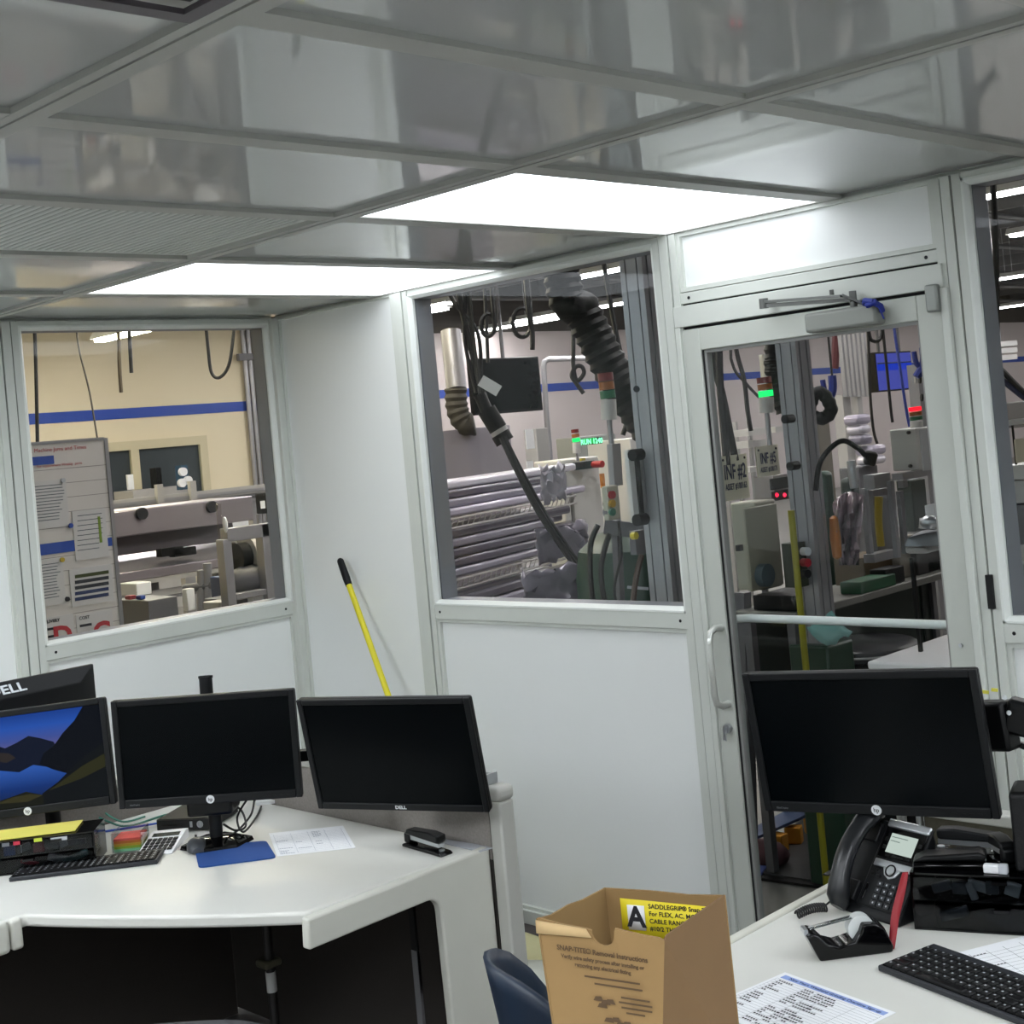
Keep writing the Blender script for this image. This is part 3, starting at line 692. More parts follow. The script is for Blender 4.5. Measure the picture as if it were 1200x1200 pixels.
# printed sheet
def sheet(name, label, corners, z, lines=18, cat='paper', head=None, mt=PAPER, grid=0, ink=INK):
    """corners: world xy, order bl, br, tr, tl as the page reads"""
    c = [Vector((p[0], p[1], z)) for p in corners]; t = thing(name, label, cat, c[0])
    MB().add([*c, *[v+Vector((0, 0, .0006)) for v in c]], [(3,2,1,0), (4,5,6,7), (0,1,5,4), (1,2,6,5), (2,3,7,6), (3,0,4,7)]).build('leaf', mt, t)
    def at(u, v, dz=.0008): return (c[0].lerp(c[1], u)).lerp(c[3].lerp(c[2], u), v) + Vector((0, 0, dz))
    g = MB()
    def strip(u0, u1, v0, v1, m_=g): m_.add([at(u0, v0), at(u1, v0), at(u1, v1), at(u0, v1)], [(0,1,2,3)])
    for k in range(lines):
        v = .06+.84*k/max(1, lines)
        if grid: strip(.05, .95, v-.0015, v+.0015)
        else:
            u = .08
            while u < .9:
                l = random.uniform(.03, .12); strip(u, min(.92, u+l), v, v+.014); u += l+random.choice((.012, .012, .05))
            
    if grid:
        for k in range(grid+1): strip(.05+.9*k/grid-.0015, .05+.9*k/grid+.0015, .06, .9)
        for k in range(lines):
            if random.random() < .75:
                u = random.choice((.06, .30, .55)); 
                for s in range(random.randint(3, 6)): strip(u+.03*s, u+.03*s+.022, .066+.84*k/lines, .066+.84*k/lines+.018)
    g.build('print', ink, t)
    return t, at
sheet('paper_sheet', 'white printed sheet beside the blue mouse pad', [P(325, 1004, z=ZD), P(417, 994, z=ZD), P(402, 968, z=ZD), P(315, 977, z=ZD)], ZD+.0006, 16, grid=4, ink=mat('ink_pale', '#8d93a3', .8))
# stapler
def stapler(name, label, M, L=.15, top=PLASTIC):
    t = thing(name, label, 'stapler', M=M)
    MB().prism([(-L/2, 0), (L/2, 0), (L/2, .006), (L/2-.01, .010), (-L/2+.02, .012), (-L/2, .008)], (0, -.020, 0), (1,0,0), (0,0,1), (0,.04,0)).build('base', GLOSSBLK, t, bevel=.003)
    MB().prism([(-L/2+.005, .012), (-L/2+.03, .012), (-L/2+.03, .034), (-L/2+.02, .044), (-L/2+.005, .038)], (0, -.015, 0), (1,0,0), (0,0,1), (0,.03,0)).build('hinge', PLASTIC, t, bevel=.004)
    MB().prism([(-L/2+.02, .022), (L/2-.02, .020), (L/2-.02, .030), (-L/2+.02, .034)], (0, -.010, 0), (1,0,0), (0,0,1), (0,.02,0)).build('magazine', SILVER, t)
    MB().prism([(-L/2+.012, .036), (L/2-.025, .031), (L/2-.02, .036), (L/2-.02, .052), (L/2-.06, .056), (-L/2+.02, .050)], (0, -.016, 0), (1,0,0), (0,0,1), (0,.032,0)).build('handle', top, t, bevel=.005)
    MB().cyl((L/2-.022, 0, .0105), (L/2-.022, 0, .013), .008, 12).build('anvil', SILVER, t)
    return t
a, b_ = P(478, 990, z=ZD), P(524, 1003, z=ZD); an = math.degrees(math.atan2(b_.y-a.y, b_.x-a.x))
stapler('stapler', 'black stapler at the right end of the corner desk', pose(((a.x+b_.x)/2, (a.y+b_.y)/2, ZD), an), max(.14, (b_-a).length))
c = [P(545, 998, z=ZD), P(566, 997, z=ZD), P(580, 989, z=ZD), P(516, 984, z=ZD)]
t = MB().prism([(p.x, p.y) for p in (P(520, 989, z=ZD), P(562, 999, z=ZD), P(580, 994, z=ZD), P(523, 985, z=ZD))], (0,0,ZD+.0005), (1,0,0), (0,1,0), (0,0,.003)).build('ruler', LGR); tag(t, 'pale flat ruler lying behind the stapler', 'ruler')
t = MB().prism([(p.x, p.y) for p in (P(300, 941, z=ZD+.01), P(322, 938, z=ZD+.01), P(318, 933, z=ZD+.01), P(300, 935, z=ZD+.01))], (0,0,ZD+.0005), (1,0,0), (0,1,0), (0,0,.01)).build('index_card', PAPER); tag(t, 'small white card beneath the tilted monitor', 'card')
# cables on the desk
def smooth_path(pts, n=6):
    pts = [Vector(p) for p in pts]; o = []
    for i in range(len(pts)-1):
        p0, p1, p2, p3 = pts[max(i-1, 0)], pts[i], pts[i+1], pts[min(i+2, len(pts)-1)]
        for k in range(n):
            t_ = k/n; o.append(.5*((2*p1)+(-p0+p2)*t_+(2*p0-5*p1+4*p2-p3)*t_*t_+(-p0+3*p1-3*p2+p3)*t_**3))
    o.append(pts[-1]); return o
def cord(name, label, cat, pts, r, mt, n=7, group=None, sm=6):
    o = MB().tube(smooth_path(pts, sm), r, n).build(name, mt); return tag(o, label, cat, group)
GRN = mat('cable_green', '#3e7d6c', .5); BLC = mat('cable_blue', '#2b4fb0', .5); BLK = mat('cable_black', '#0f1011', .5)
cord('network_cable', 'green network cable curving behind the sticky note cube', 'cable', [P(98, 948, z=.77), P(125, 962, z=.76), P(150, 968, z=ZD+.004), P(190, 956, z=ZD+.004), P(225, 948, z=ZD+.004)], .0032, GRN)
cord('network_cable', 'upper green network cable rising behind the lit monitor', 'cable', [P(110, 940, z=.80), P(128, 956, z=.765), P(146, 963, z=ZD+.008), P(170, 957, z=ZD+.006)], .0032, GRN)
cord('network_cable', 'blue network cable on the desk behind the sticky note cube', 'cable', [P(118, 975, z=ZD+.004), P(145, 971, z=ZD+.004), P(165, 968, z=ZD+.01), P(200, 962, z=ZD+.004)], .0032, BLC)
for k, pp in enumerate(([(268, 940, .84), (283, 950, .80), (288, 968, .775), (276, 973, .77), (262, 966, .80)], [(290, 936, .86), (278, 958, .80), (285, 975, .765), (300, 958, ZD+.006), (306, 945, ZD+.006)], [(298, 938, .85), (294, 955, .79), (280, 972, .76), (270, 978, ZD+.006)])):
    cord('power_cable', ['looped black power cable hanging under the middle monitor', 'black power cable trailing onto the desk under the middle monitor', 'black power cable falling to the pole stand foot'][k], 'cable', [P(a, b, z=c_) for a, b, c_ in pp], .0032, BLK)
# ================================================================== things on the desk by the door
# telephone
t = thing('telephone', 'black office desk telephone with lit screen and silver navigation band', 'telephone', M=pose((3.520, -.992, ZD), -11.6) @ Matrix.Scale(.9, 4))
th = math.radians(50); FL_ = .225
Mf = Matrix.Translation((0, -.062, .018)) @ Matrix.Rotation(th, 4, 'X')       # face frame: x right, y up the face, z out
MB().prism([(-.070, 0), (.06, 0), (.085, .16), (.077, .192), (-.062, .020), (-.070, .010)], (-.105, 0, 0), (0,1,0), (0,0,1), (.21,0,0)).build('body', PLASTIC2, t, bevel=.006)
def onface(mb, nm, mt, par=None, bevel=0.):
    o = mb.build(nm, mt, par or t, bevel=bevel); o.matrix_basis = Mf; return o
onface(MB().box(-.035, .105, .005, FL_, -.004, .006), 'face_plate', PLASTIC2, bevel=.006)
onface(MB().box(-.025, .100, .128, .205, .006, .010), 'screen_surround', GLOSSBLK, bevel=.003)
onface(MB().box(-.004, .078, .143, .192, .010, .0105), 'screen', emis('lcd_glow', '#c9d8cf', .55))
onface(MB().box(0.0, .050, .182, .184, .0106, .0108).box(0, .03, .172, .174, .0106, .0108), 'screen_print', mat('lcd_ink', '#7d8d84', .6))
onface(MB().box(-.028, .103, .206, FL_+.002, .004, .012), 'top_band', SILVER, bevel=.004)
onface(MB().prism([(-.025, .106), (.100, .106), (.100, .124), (-.025, .124)], (0,0,.005), (1,0,0), (0,1,0), (0,0,.005)).prism([(.008, .106), (.018, .088), (.035, .080), (.052, .088), (.062, .106)], (0,0,.005), (1,0,0), (0,1,0), (0,0,.005)), 'navigation_band', SILVER, bevel=.002)
onface(MB().lathe([(.015, .010), (.015, .013), (.012, .013), (.012, .010)], (.035, .101, 0), 24), 'navigation_ring', GLOSSBLK)
onface(MB().cyl((.035, .101, .010), (.035, .101, .0125), .011, 20), 'select_button', SILVER)
for r_ in range(4):
    for c_ in range(3): onface(MB().box(.010+.021*c_, .026+.021*c_, .012+.016*r_, .023+.016*r_, .006, .010), 'key', mat('phone_key', '#23262a', .5), bevel=.001); onface(MB().box(.016+.021*c_, .020+.021*c_, .0155+.016*r_, .0195+.016*r_, .010, .0102), 'legend', LGR)
for (x, y) in ((-.022, .082), (-.010, .092), (-.003, .078), (.078, .084), (.090, .09)): onface(MB().box(x, x+.011, y, y+.008, .006, .009), 'key', PLASTIC, bevel=.001)
for k in range(4): onface(MB().box(.0+.021*k, .014+.021*k, .1335, .139, .010, .0115), 'soft_key', PLASTIC, bevel=.0008)
for k in range(2): 
    for s in (-.017, .087): onface(MB().box(s, s+.009, .150+.02*k, .160+.02*k, .010, .012), 'soft_key', PLASTIC, bevel=.0008)
onface(MB().box(-.022, -.016, .02, .06, .006, .009), 'volume_rocker', GLOSSBLK, bevel=.001)
hs = []
for k in range(17):
    u = k/16; y = -.020+.265*u; z = .030+.030*math.sin(math.pi*u)-.012*(abs(u-.5)*2)**2
    wv = .027 if .2 < u < .8 else .031; hv = .020+.012*(abs(u-.5)*2)**3; wv *= (.55 if k in (0, 16) else 1); hv *= (.6 if k in (0, 16) else 1)
    hs.append([(-.070+wv*math.cos(a), y, z+hv*math.sin(a)) for a in [2*math.pi*j/14 for j in range(14)]])
onface(MB().loft(hs), 'handset', mat('handset_black', '#15171a', .32), bevel=0)
for b0 in (.01, .16): onface(MB().box(-.098, -.042, b0, b0+.05, -.004, .012), 'cradle', PLASTIC2, bevel=.004)
# coiled cord
a = P(934, 1072, z=ZD+.012); b_ = P(968, 1064, z=ZD+.012); e_ = P(981, 1052, z=ZD+.03)
pts = []
N_ = 150
for k in range(N_+1):
    u = k/N_; c_ = a.lerp(b_, u) + Vector((0, 0, .006*math.sin(u*3)))
    ph = u*2*math.pi*13; dv = (b_-a).normalized(); n1 = Vector((-dv.y, dv.x, 0)); pts.append(c_+n1*.0085*math.cos(ph)+Vector((0, 0, .0085*math.sin(ph))))
pts += [b_+Vector((0, 0, .006)), (b_+e_)/2+Vector((0, 0, .006)), e_]
t2 = MB().tube(pts, .0022, 6).build('coiled_phone_cable', BLK); tag(t2, 'coiled black handset cord lying in front of the telephone', 'cord')
# tape dispenser
a, b_ = P(957, 1121, z=ZD), P(1041, 1110, z=ZD); an = math.degrees(math.atan2(b_.y-a.y, b_.x-a.x))
t = thing('tape_dispenser', 'black desktop tape dispenser with a roll of clear tape', 'tape dispenser', M=pose(((a.x+b_.x)/2, (a.y+b_.y)/2+.0, ZD), an))
Lh = (b_-a).length/2
pr = [(-Lh, 0), (Lh, 0), (Lh+.003, .012), (Lh-.012, .050), (Lh-.030, .060), (Lh-.055, .062), (Lh-.062, .046), (Lh-.075, .030), (-Lh+.040, .024), (-Lh+.018, .032), (-Lh, .052), (-Lh-.012, .056), (-Lh-.022, .050)]
MB().prism(pr, (0, -.030, 0), (1,0,0), (0,0,1), (0,.06,0)).build('body', GLOSSBLK, t, bevel=.004, seg=3)
MB().cyl((Lh-.055, -.012, .048), (Lh-.055, .012, .048), .027, 24).build('tape_roll', mat('tape_pale', '#c9cdcc', .3), t)
MB().add([(Lh-.07, -.01, .070), (Lh-.07, .01, .070), (-Lh-.010, .01, .058), (-Lh-.010, -.01, .058)], [(0,1,2,3)]).build('tape_end', glass('tape_clear', '#dfe5e6', 2.5), t, solid=.0004)
MB().box(-Lh-.024, -Lh-.016, -.014, .014, .050, .060).build('cutter', SILVER, t)
# red strap
t = MB(); pth = [P(1061, 1022, d=2.86), P(1056, 1045, d=2.84), P(1049, 1075, d=2.82), P(1045, 1112, z=ZD+.002)]
sp = smooth_path(pth, 5); L_, R_ = [], []
for i, p in enumerate(sp):
    w_ = .003+.006*math.sin(math.pi*min(1, .15+.75*i/len(sp))); side = Vector((.8, .6, 0)); L_.append(p-side*w_); R_.append(p+side*w_)
t.add(L_+R_, [(i, i+1, len(L_)+i+1, len(L_)+i) for i in range(len(L_)-1)])
tag(t.build('red_strap', mat('red_strap', '#8e1420', .5), None, solid=.002), 'curved red plastic strap hanging between tape dispenser and organizer', 'strap')
# second organizer
fl = P(1072, 1089, z=ZD); yaw2 = 20
Mo = pose((fl.x, fl.y, ZD), yaw2) @ Matrix.Translation((.18, .085, 0))
LAB = mat('card_blue', '#27407e', .5)
organizer('desk_organizer', 'glossy black drawer organizer beside the telephone', Mo, .36, .17, .118,
          [(-.178, .178, .060, .114), (-.178, .178, .004, .057)],
          [(-.12, .085, .04, .02, GRY), (-.085, .082, .03, .025, GRY), (-.045, .085, .05, .02, LGR), (-.06, .078, .015, .035, LGR), (-.02, .085, .025, .025, GRY), (.02, .082, .03, .028, LGR), (.075, .092, .06, .012, LAB), (.08, .076, .06, .016, LAB), (.12, .072, .02, .008, LGR), (-.10, .03, .06, .02, GRY), (.15, .026, .02, .014, RED), (.168, .026, .012, .02, RED)])
def on_org(x, y, yaw=0): return Mo @ pose((x, y, .118), yaw)
t = thing('hole_punch', 'black lever hole punch lying on the organizer beside the telephone', 'hole punch', M=on_org(-.105, -.03, 6))
MB().box(-.075, .075, -.03, .03, 0, .012).build('base', GLOSSBLK, t, bevel=.004)
MB().prism([(-.075, .014), (.07, .016), (.078, .026), (.06, .034), (-.05, .026)], (0, -.026, 0), (1,0,0), (0,0,1), (0,.052,0)).build('lever', PLASTIC, t, bevel=.005)
t = stapler('stapler', 'large black heavy-duty stapler on the organizer, jaws toward the telephone', on_org(-.075, .045, 168), .17, PLASTIC2)
t = stapler('stapler', 'smaller black stapler next to the black speaker on the organizer', on_org(-.005, .008, 120), .11, PLASTIC)
t = thing('eraser', 'white eraser block on the organizer', 'eraser', M=on_org(-.010, -.066, -5))
MB().box(-.022, .022, -.008, .008, 0, .018).build('block', WHITEP, t, bevel=.003); MB().box(.008, .026, -.0088, .0088, 0, .0188).build('sleeve', LGR, t, bevel=.002)
t = thing('desk_speaker', 'tall black box speaker at the right edge on the organizer', 'speaker', M=on_org(.075, -.012, 0))
MB().box(-.045, .06, -.055, .05, 0, .165).build('cabinet', PLASTIC, t, bevel=.010, seg=3)
MB().box(-.038, .053, -.059, -.055, .01, .155).build('grille', mat('speaker_cloth', '#0a0a0b', .9, bump=.5), t)
# keyboard 2
keyboard('keyboard', 'black and grey keyboard at the lower right, on the desk by the door', pose((3.906, -1.259, ZD), -13.8), .43, .155, True)
# sign-up sheet
tl = P(920, 1140, z=ZD); u = Vector((.985, -.17, 0)); v = Vector((.17, .985, 0)); W_, H_ = .279, .216
cr = [tl-v*H_, tl-v*H_+u*W_, tl+u*W_, tl.copy()]
t, at_ = sheet('signup_sheet', 'overtime sign-up sheet with blue header at the lower edge of the desk', cr, ZD+.0006, 0)
g = MB(); 
def qd(mb, u0, u1, v0, v1, dz=.0009): mb.add([at_(u0, v0, dz), at_(u1, v0, dz), at_(u1, v1, dz), at_(u0, v1, dz)], [(0,1,2,3)])
qd(g, .04, .97, .885, .955); g.build('header_band', mat('header_blue', '#8ea4d8', .8), t)
g = MB()
for k in range(19): qd(g, .03, .97, .86-.044*k, .8625-.044*k)
for c_ in (.03, .06, .30, .42, .52, .76, .97): qd(g, c_, c_+.002, .05, .86)
g.build('ruling', INK, t)
g = MB()
for k in range(18):
    for c_ in (.07, .31, .43, .53):
        if random.random() < .8:
            for s in range(random.randint(2, 6)): qd(g, c_+.022*s, c_+.022*s+.016, .826-.044*k, .848-.044*k)
g.build('print', INKD, t)
text('New Years Weekend Grinding Overtime Sign-up', .0115, mat('header_ink', '#26305e', .8), t, axes(at_(.52, .918, .0012), u, v), .0001, bold=.0001)
sheet('paper_sheet', 'printed table sheet tucked behind the keyboard by the door', [P(1195, 1160, z=ZD), P(1330, 1135, z=ZD), P(1250, 1085, z=ZD), P(1122, 1117, z=ZD)], ZD+.0006, 12, grid=6, ink=INKD)

# cardboard box
CB = mat('cardboard', '#94764b', .85, var=.08, scale=14, bump=.15, bscale=60); CBI = mat('cardboard_inside', '#8d7148', .9, var=.06); 
zt = 1.05
A_, B_, C_, D_ = [Vector((*p, 0)) for p in ((3.529, -2.03), (3.759, -1.98), (3.734, -1.792), (3.523, -1.858))]
ux = (B_-A_).normalized(); uy = Vector((-ux.y, ux.x, 0))
A0, B0, C0, D0 = A_+ux*.016+uy*.01, B_-ux*.045+uy*.012, C_+ux*.004, D_+ux*.01
t = thing('cardboard_box', 'open brown cardboard box in the foreground with a yellow label inside', 'box', ((A_+B_+C_+D_)/4+Vector((0, 0, ZD))))
def wall(nm, p0, p1, b0, b1, top, mt=CB, th_=.004, notch=None):
    """cardboard side between top points and bottom points; top: list of (u, dz) along the rim"""
    n_ = ((p1-p0).cross(Vector((0, 0, 1)))).normalized()*th_
    rim = [p0.lerp(p1, u_)+Vector((0, 0, zt+dz_)) for u_, dz_ in top]; lo0 = b0+Vector((0, 0, ZD+.001)); lo1 = b1+Vector((0, 0, ZD+.001))
    ring = [lo0, lo1]+rim[::-1]; n = len(ring)
    o = MB().add(ring+[x-n_ for x in ring], [tuple(range(n)), tuple(range(2*n-1, n-1, -1))]+[(k, n+k, n+(k+1) % n, (k+1) % n) for k in range(n)])
    return o.build(nm, mt, t, smooth=False)
nt_ = [(.44, -.006)]+[(.53-.09*math.cos(math.radians(a)), -.008-.020*math.sin(math.radians(a))) for a in range(10, 180, 20)]+[(.62, -.003)]
wall('side', A_, B_, A0, B0, [(0, .002), (.02, .004), (.2, -.002), (.40, -.004)]+nt_+[(.63, .002), (.85, -.003), (.96, -.004), (1, -.008)])
wall('side', B_, C_, B0, C0, [(0, -.008), (.06, -.002), (.5, 0), (1, .002)], mat('cardboard_shaded', '#74593a', .85, var=.06, scale=14))  # shade of the right side put into a darker cardboard
wall('side', C_, D_, C0, D0, [(0, .002), (.3, -.001), (.6, .001), (1, .0)], CBI)
wall('side', D_, A_, D0, A0, [(0, 0), (.35, -.002), (.55, .001), (.8, -.002), (1, .002)], CBI)
MB().prism([(p.x, p.y) for p in (A0, B0, C0, D0)], (0,0,ZD+.001), (1,0,0), (0,1,0), (0,0,.004)).build('bottom', CBI, t)
# folded-over flap on the front rim, its highlight put into the pale colour
fp = MB(); f0 = A_+Vector((0, 0, zt)); nn = (ux.cross(Vector((0, 0, 1)))).normalized()
fp.add([f0+nn*.0015, f0+ux*.095+nn*.0015+Vector((0, 0, -.004)), f0+ux*.105+nn*.0035+Vector((0, 0, -.016)), f0+ux*.002+nn*.0045+Vector((0, 0, -.02))], [(0,1,2,3)])
fp.build('folded_flap', mat('cardboard_highlight', '#c9ab7c', .85), t, solid=.002)
# yellow label inside the far side
dn = (D_-C_).normalized(); bk = D_.lerp(C_, .12); n_in = Vector((0, 0, 1)).cross((C_-D_).normalized()).normalized()*-1
if n_in.dot(A_-D_) < 0: n_in = -n_in
e0 = D_.lerp(C_, .14)+n_in*.0065; e1 = D_.lerp(C_, .98)+n_in*.0065
lab = MB().add([e0+Vector((0, 0, zt-.085)), e1+Vector((0, 0, zt-.085)), e1+Vector((0, 0, zt-.018)), e0+Vector((0, 0, zt-.014))], [(0,1,2,3)]).build('yellow_label', mat('label_bright', '#e0cf1e', .6), t, solid=.0006)
lu = (e1-e0).normalized(); lo = n_in*.0008
MB().add([e0+lo+lu*.012+Vector((0, 0, zt-.066)), e0+lo+lu*.044+Vector((0, 0, zt-.066)), e0+lo+lu*.044+Vector((0, 0, zt-.024)), e0+lo+lu*.012+Vector((0, 0, zt-.024))], [(0,1,2,3)]).build('logo_plate', PAPER, lab, solid=.0004)
text('A', .048, INKD, lab, axes(e0+lo*2+lu*.028+Vector((0, 0, zt-.045)), lu, (0, 0, 1)), .0002, bold=.0015)
for k, s in enumerate(('SADDLEGRIP\u00ae Snap-Tite\u00ae', 'For FLEX, AC, MCI-A', 'CABLE RANGE = .405', '#10/2 THROUGH #10/3')):
    text(s, .0108, INKD, lab, axes(e0+lo*2+lu*.052+Vector((0, 0, zt-.024-.0125*k)), lu, (0, 0, 1)), .0001, align='LEFT', bold=.0002)
# printing on the front face
def onfront(u_, dz_):
    tz = zt+dz_; s_ = (zt-tz)/(zt-ZD); p = A_.lerp(A0, s_).lerp(B_.lerp(B0, s_), u_); return p+Vector((0, 0, tz))+nn*.0025
vf = (onfront(.5, -.05)-onfront(.5, -.12)).normalized()
CBINK = mat('carton_ink', '#5b4630', .9)
for k, (s, sz, dz_) in enumerate((('SNAP-TITE\u00ae Removal Instructions', .0115, -.040), ('Verify wire safety process after installing or', .0085, -.053), ('removing any electrical fitting', .0085, -.064))):
    text(s, sz, CBINK, t, axes(onfront(.52, dz_)+nn*.001, onfront(.9, dz_)-onfront(.1, dz_), vf), .0001, bold=.0003)
g = MB()
for (u0, u1, dz_) in ((.36, .82, -.082), (.44, .84, -.092), (.66, .90, -.108), (.64, .92, -.116), (.66, .92, -.124), (.70, .86, -.132)):
    g.add([onfront(u0, dz_), onfront(u1, dz_), onfront(u1, dz_+.003), onfront(u0, dz_+.003)], [(0,1,2,3)])
for (u0, dz_) in ((.42, -.118), (.48, -.122), (.45, -.128), (.52, -.120), (.5, -.15), (.6, -.155), (.56, -.148), (.66, -.152)):
    g.add([onfront(u0, dz_), onfront(u0+.09, dz_), onfront(u0+.07, dz_+.008), onfront(u0+.02, dz_+.007)], [(0,1,2,3)])
g.build('print', CBINK, t)

# dark blue plastic chair behind the box
t = thing('plastic_chair', 'dark blue plastic shell chair between the desks, partly behind the cardboard box', 'chair', M=pose((3.165, -1.530, .02), -29) @ Matrix.Scale(.95, 4))
BCH = mat('chair_blue', '#1c2a3c', .4, var=.1); rows_ = []
for i in range(9):
    v_ = i/8; row = []
    for j in range(13):
        s = -1+j/6; row.append((.215*s, -.19+.20*abs(s)**2.4-.05*v_, .47+.335*v_*(1-.62*abs(s)**4)))
    rows_.append(row)
MB().loft(rows_, cap=False, closed=False).build('backrest', BCH, t, solid=.012)
rows_ = []
for i in range(8):
    v_ = i/7; rows_.append([(.20*(-1+j/4), -.19+.40*v_, .455-.02*math.sin(math.pi*v_)+.015*abs(-1+j/4)**2) for j in range(9)])
MB().loft(rows_, cap=False, closed=False).build('seat', BCH, t, solid=.012)
for sx in (-1, 1):
    for sy in (-.17, .17): MB().tube([(.16*sx, sy, .44), (.20*sx, sy*1.25, .0)], .011, 10).build('leg', STEEL, t)
# grey task chair at the bottom edge
p = P(215, 1194, z=.80)
t = thing('task_chair', 'dark grey task chair whose back shows at the bottom edge of the corner desk', 'chair', M=pose((p.x-.05, p.y+.08, 0), 40))
GCH = mat('chair_grey', '#3a3c40', .8, bump=.2); rows_ = []
for i in range(8):
    v_ = i/7; rows_.append([(.21*(-1+j/5)*(1-.12*v_**3), -.10+.05*(-1+j/5)**2-.04*v_, .50+.30*v_-.05*abs(-1+j/5)**3*v_) for j in range(11)])
MB().loft(rows_, cap=False, closed=False).build('backrest', GCH, t, solid=.05)
MB().lathe([(.01, .40), (.22, .405), (.235, .43), (.22, .455), (.01, .465)], (0, .12, 0), 24).build('seat', GCH, t)
MB().cyl((0, .12, .08), (0, .12, .40), .025, 14).build('gas_lift', SILVER, t)
MB().bar((0, -.12, .43), (0, -.13, .60), .06, .015, (0, 1, 0)).build('back_bracket', PLASTIC, t)
for k in range(5):
    a = 2*math.pi*k/5; e = (.27*math.cos(a), .12+.27*math.sin(a), .055); lg = MB().tube([(0, .12, .09), e], .018, 8).build('leg', PLASTIC, t)
    MB().cyl((e[0]-.01, e[1], .026), (e[0]+.01, e[1], .026), .026, 14).build('caster', PLASTIC2, lg)
# mop handle
top = P(398, 655, y=-.03); lo = P(456, 818, y=-.14); dv = (lo-top).normalized(); bot = top+dv*((.025-top.z)/dv.z)
t = thing('mop', 'yellow mop handle with black grip leaning on the blank wall panel', 'mop', bot)
MB().tube([top+dv*.13, bot], .0125, 12).build('handle', mat('mop_yellow', '#d9cf1f', .4), t)
MB().tube([top, top+dv*.006, top+dv*.012, top+dv*.10, top+dv*.135], .014, 12, rs=[.008, .013, .0145, .0165, .0145]).build('grip', PLASTIC2, t)
o = MB(); o.obox(bot+Vector((0, 0, -.005)), (.28, .10, .035), Matrix.Rotation(.5, 3, 'Z')); o.build('head', mat('mop_grey', '#8a8b88', .9), t, bevel=.01)
# pale packing sheet on the floor
t = thing('packing_sheet', 'cream packing sheet on the floor between the panel end and the box', 'packing sheet', (1.9, -.4, 0))
c4 = [P(598, 1094, z=.012), P(675, 1104, z=.012), P(705, 1235, z=.012), P(592, 1215, z=.012)]
rows_ = []
for i in range(8):
    v_ = (i/7)**1.6; rows_.append([(c4[0].lerp(c4[1], j/4)).lerp(c4[3].lerp(c4[2], j/4), v_)+Vector((0, 0, .008*math.sin(9*v_+2*j))) for j in range(5)])
MB().loft(rows_[:4], cap=False, closed=False).build('creased_end', mat('pack_yellow', '#cfc99a', .8), t, solid=.01)
MB().loft(rows_[3:], cap=False, closed=False).build('sheet', mat('pack_white', '#d9d9cd', .7), t, solid=.01)
# ================================================================== the factory beyond the glass
XF = -12.0
fz = MB().box(-14, 12, .11, 46, -.06, -.002).box(-14, -.11, -8, .11, -.06, -.002).build('factory_floor', mat('factory_concrete', '#7d7b76', .5, var=.12, scale=1.5)); fz['kind'] = 'structure'
CREAM = mat('cream_wall', '#e2d6b8', .8, var=.03, scale=.8); PINKW = mat('grey_wall', '#cdc4c3', .8, var=.04, scale=.8)
DARKW = mat('upper_dark', '#4b4744', .9, var=.35, scale=1.2, stretch=(1, 6, 1))
STRIPE = mat('stripe_blue', '#2446a0', .6)
wf = struct('wall_far', (XF, 10, 0))
YS = 9.0
zb0, zb1 = 2.53, 2.67
MB().box(XF-.2, XF, -8, YS, 0, 3.75).build('cream_section', CREAM, wf)
MB().box(XF-.2, XF, YS, 46, 0, 3.60).build('grey_section', PINKW, wf)
MB().box(XF-.2, XF, -8, YS, 3.75, 4.6).box(XF-.2, XF, YS, 46, 3.60, 4.6).build('upper_section', DARKW, wf)
MB().box(XF, XF+.01, -8, 46, zb0, zb1).build('blue_stripe', STRIPE, wf)
we = struct('wall_end', (0, 46, 0)); MB().box(-14, 12, 46, 46.2, 0, 4.6).build('panel', PINKW, we)
wr = struct('wall_factory_side', (12, 20, 0)); MB().box(12, 12.2, .1, 46, 0, 4.6).build('panel', PINKW, wr)
ws = struct('wall_factory_near', (-6, -8, 0)); MB().box(-14, -.11, -8.2, -8, 0, 4.6).build('panel', CREAM, ws)
DECK = mat('deck_dark', '#3b3c3d', .8, var=.3, scale=2)
fc = MB().box(-14, 12, .11, 46, 4.55, 4.65).box(-14, -.11, -8.2, .11, 4.55, 4.65).build('factory_ceiling', DECK); fc['kind'] = 'structure'
for k in range(22): MB().box(-12, 12 if k > 4 else -.2, -6.1+2.0*k, -6.0+2.0*k, 4.22, 4.55).build('joist', mat('joist_grey', '#5a5b5c', .6, var=.2), fc)
for k in range(6): MB().cyl((-11+2*k, -7.9 if k < 5 else .2, 4.05+.05*(k % 2)), (-11+2*k, 45.9, 4.05+.05*(k % 2)), .04, 8).build('ceiling_pipe', mat('pipe_grey', '#77787a', .5, .3), fc)
# roof of the office seen from the factory side is out of sight; strip lights
TUBE = emis('tube_glow', '#fff7f6', TUBE_LIGHT); TUBEW = emis('tube_glow_warm', '#fff0d2', TUBE_LIGHT*1.5)
FIXM = mat('fixture_white', '#c9c9c6', .5)
def strip_light(xa, xb, y, z, warm=False, lab=None):
    t = thing('strip_light', lab or 'long fluorescent strip light added under the dark factory ceiling', 'strip light', ((xa+xb)/2, y, z), 'factory strip lights')
    MB().prism([(-.10, 0), (.10, 0), (.05, .07), (-.05, .07)], (xa, y, z), (0,1,0), (0,0,1), (xb-xa, 0, 0)).build('housing', FIXM, t)
    MB().box(xa+.03, xb-.03, y-.055, y+.055, z-.03, z-.002).build('tube', TUBEW if warm else TUBE, t)
    for x in (xa+.3, xb-.3): MB().cyl((x, y, z+.07), (x, y, 4.56), .006, 6).build('hanger', STEEL, t)
ZL = 3.62
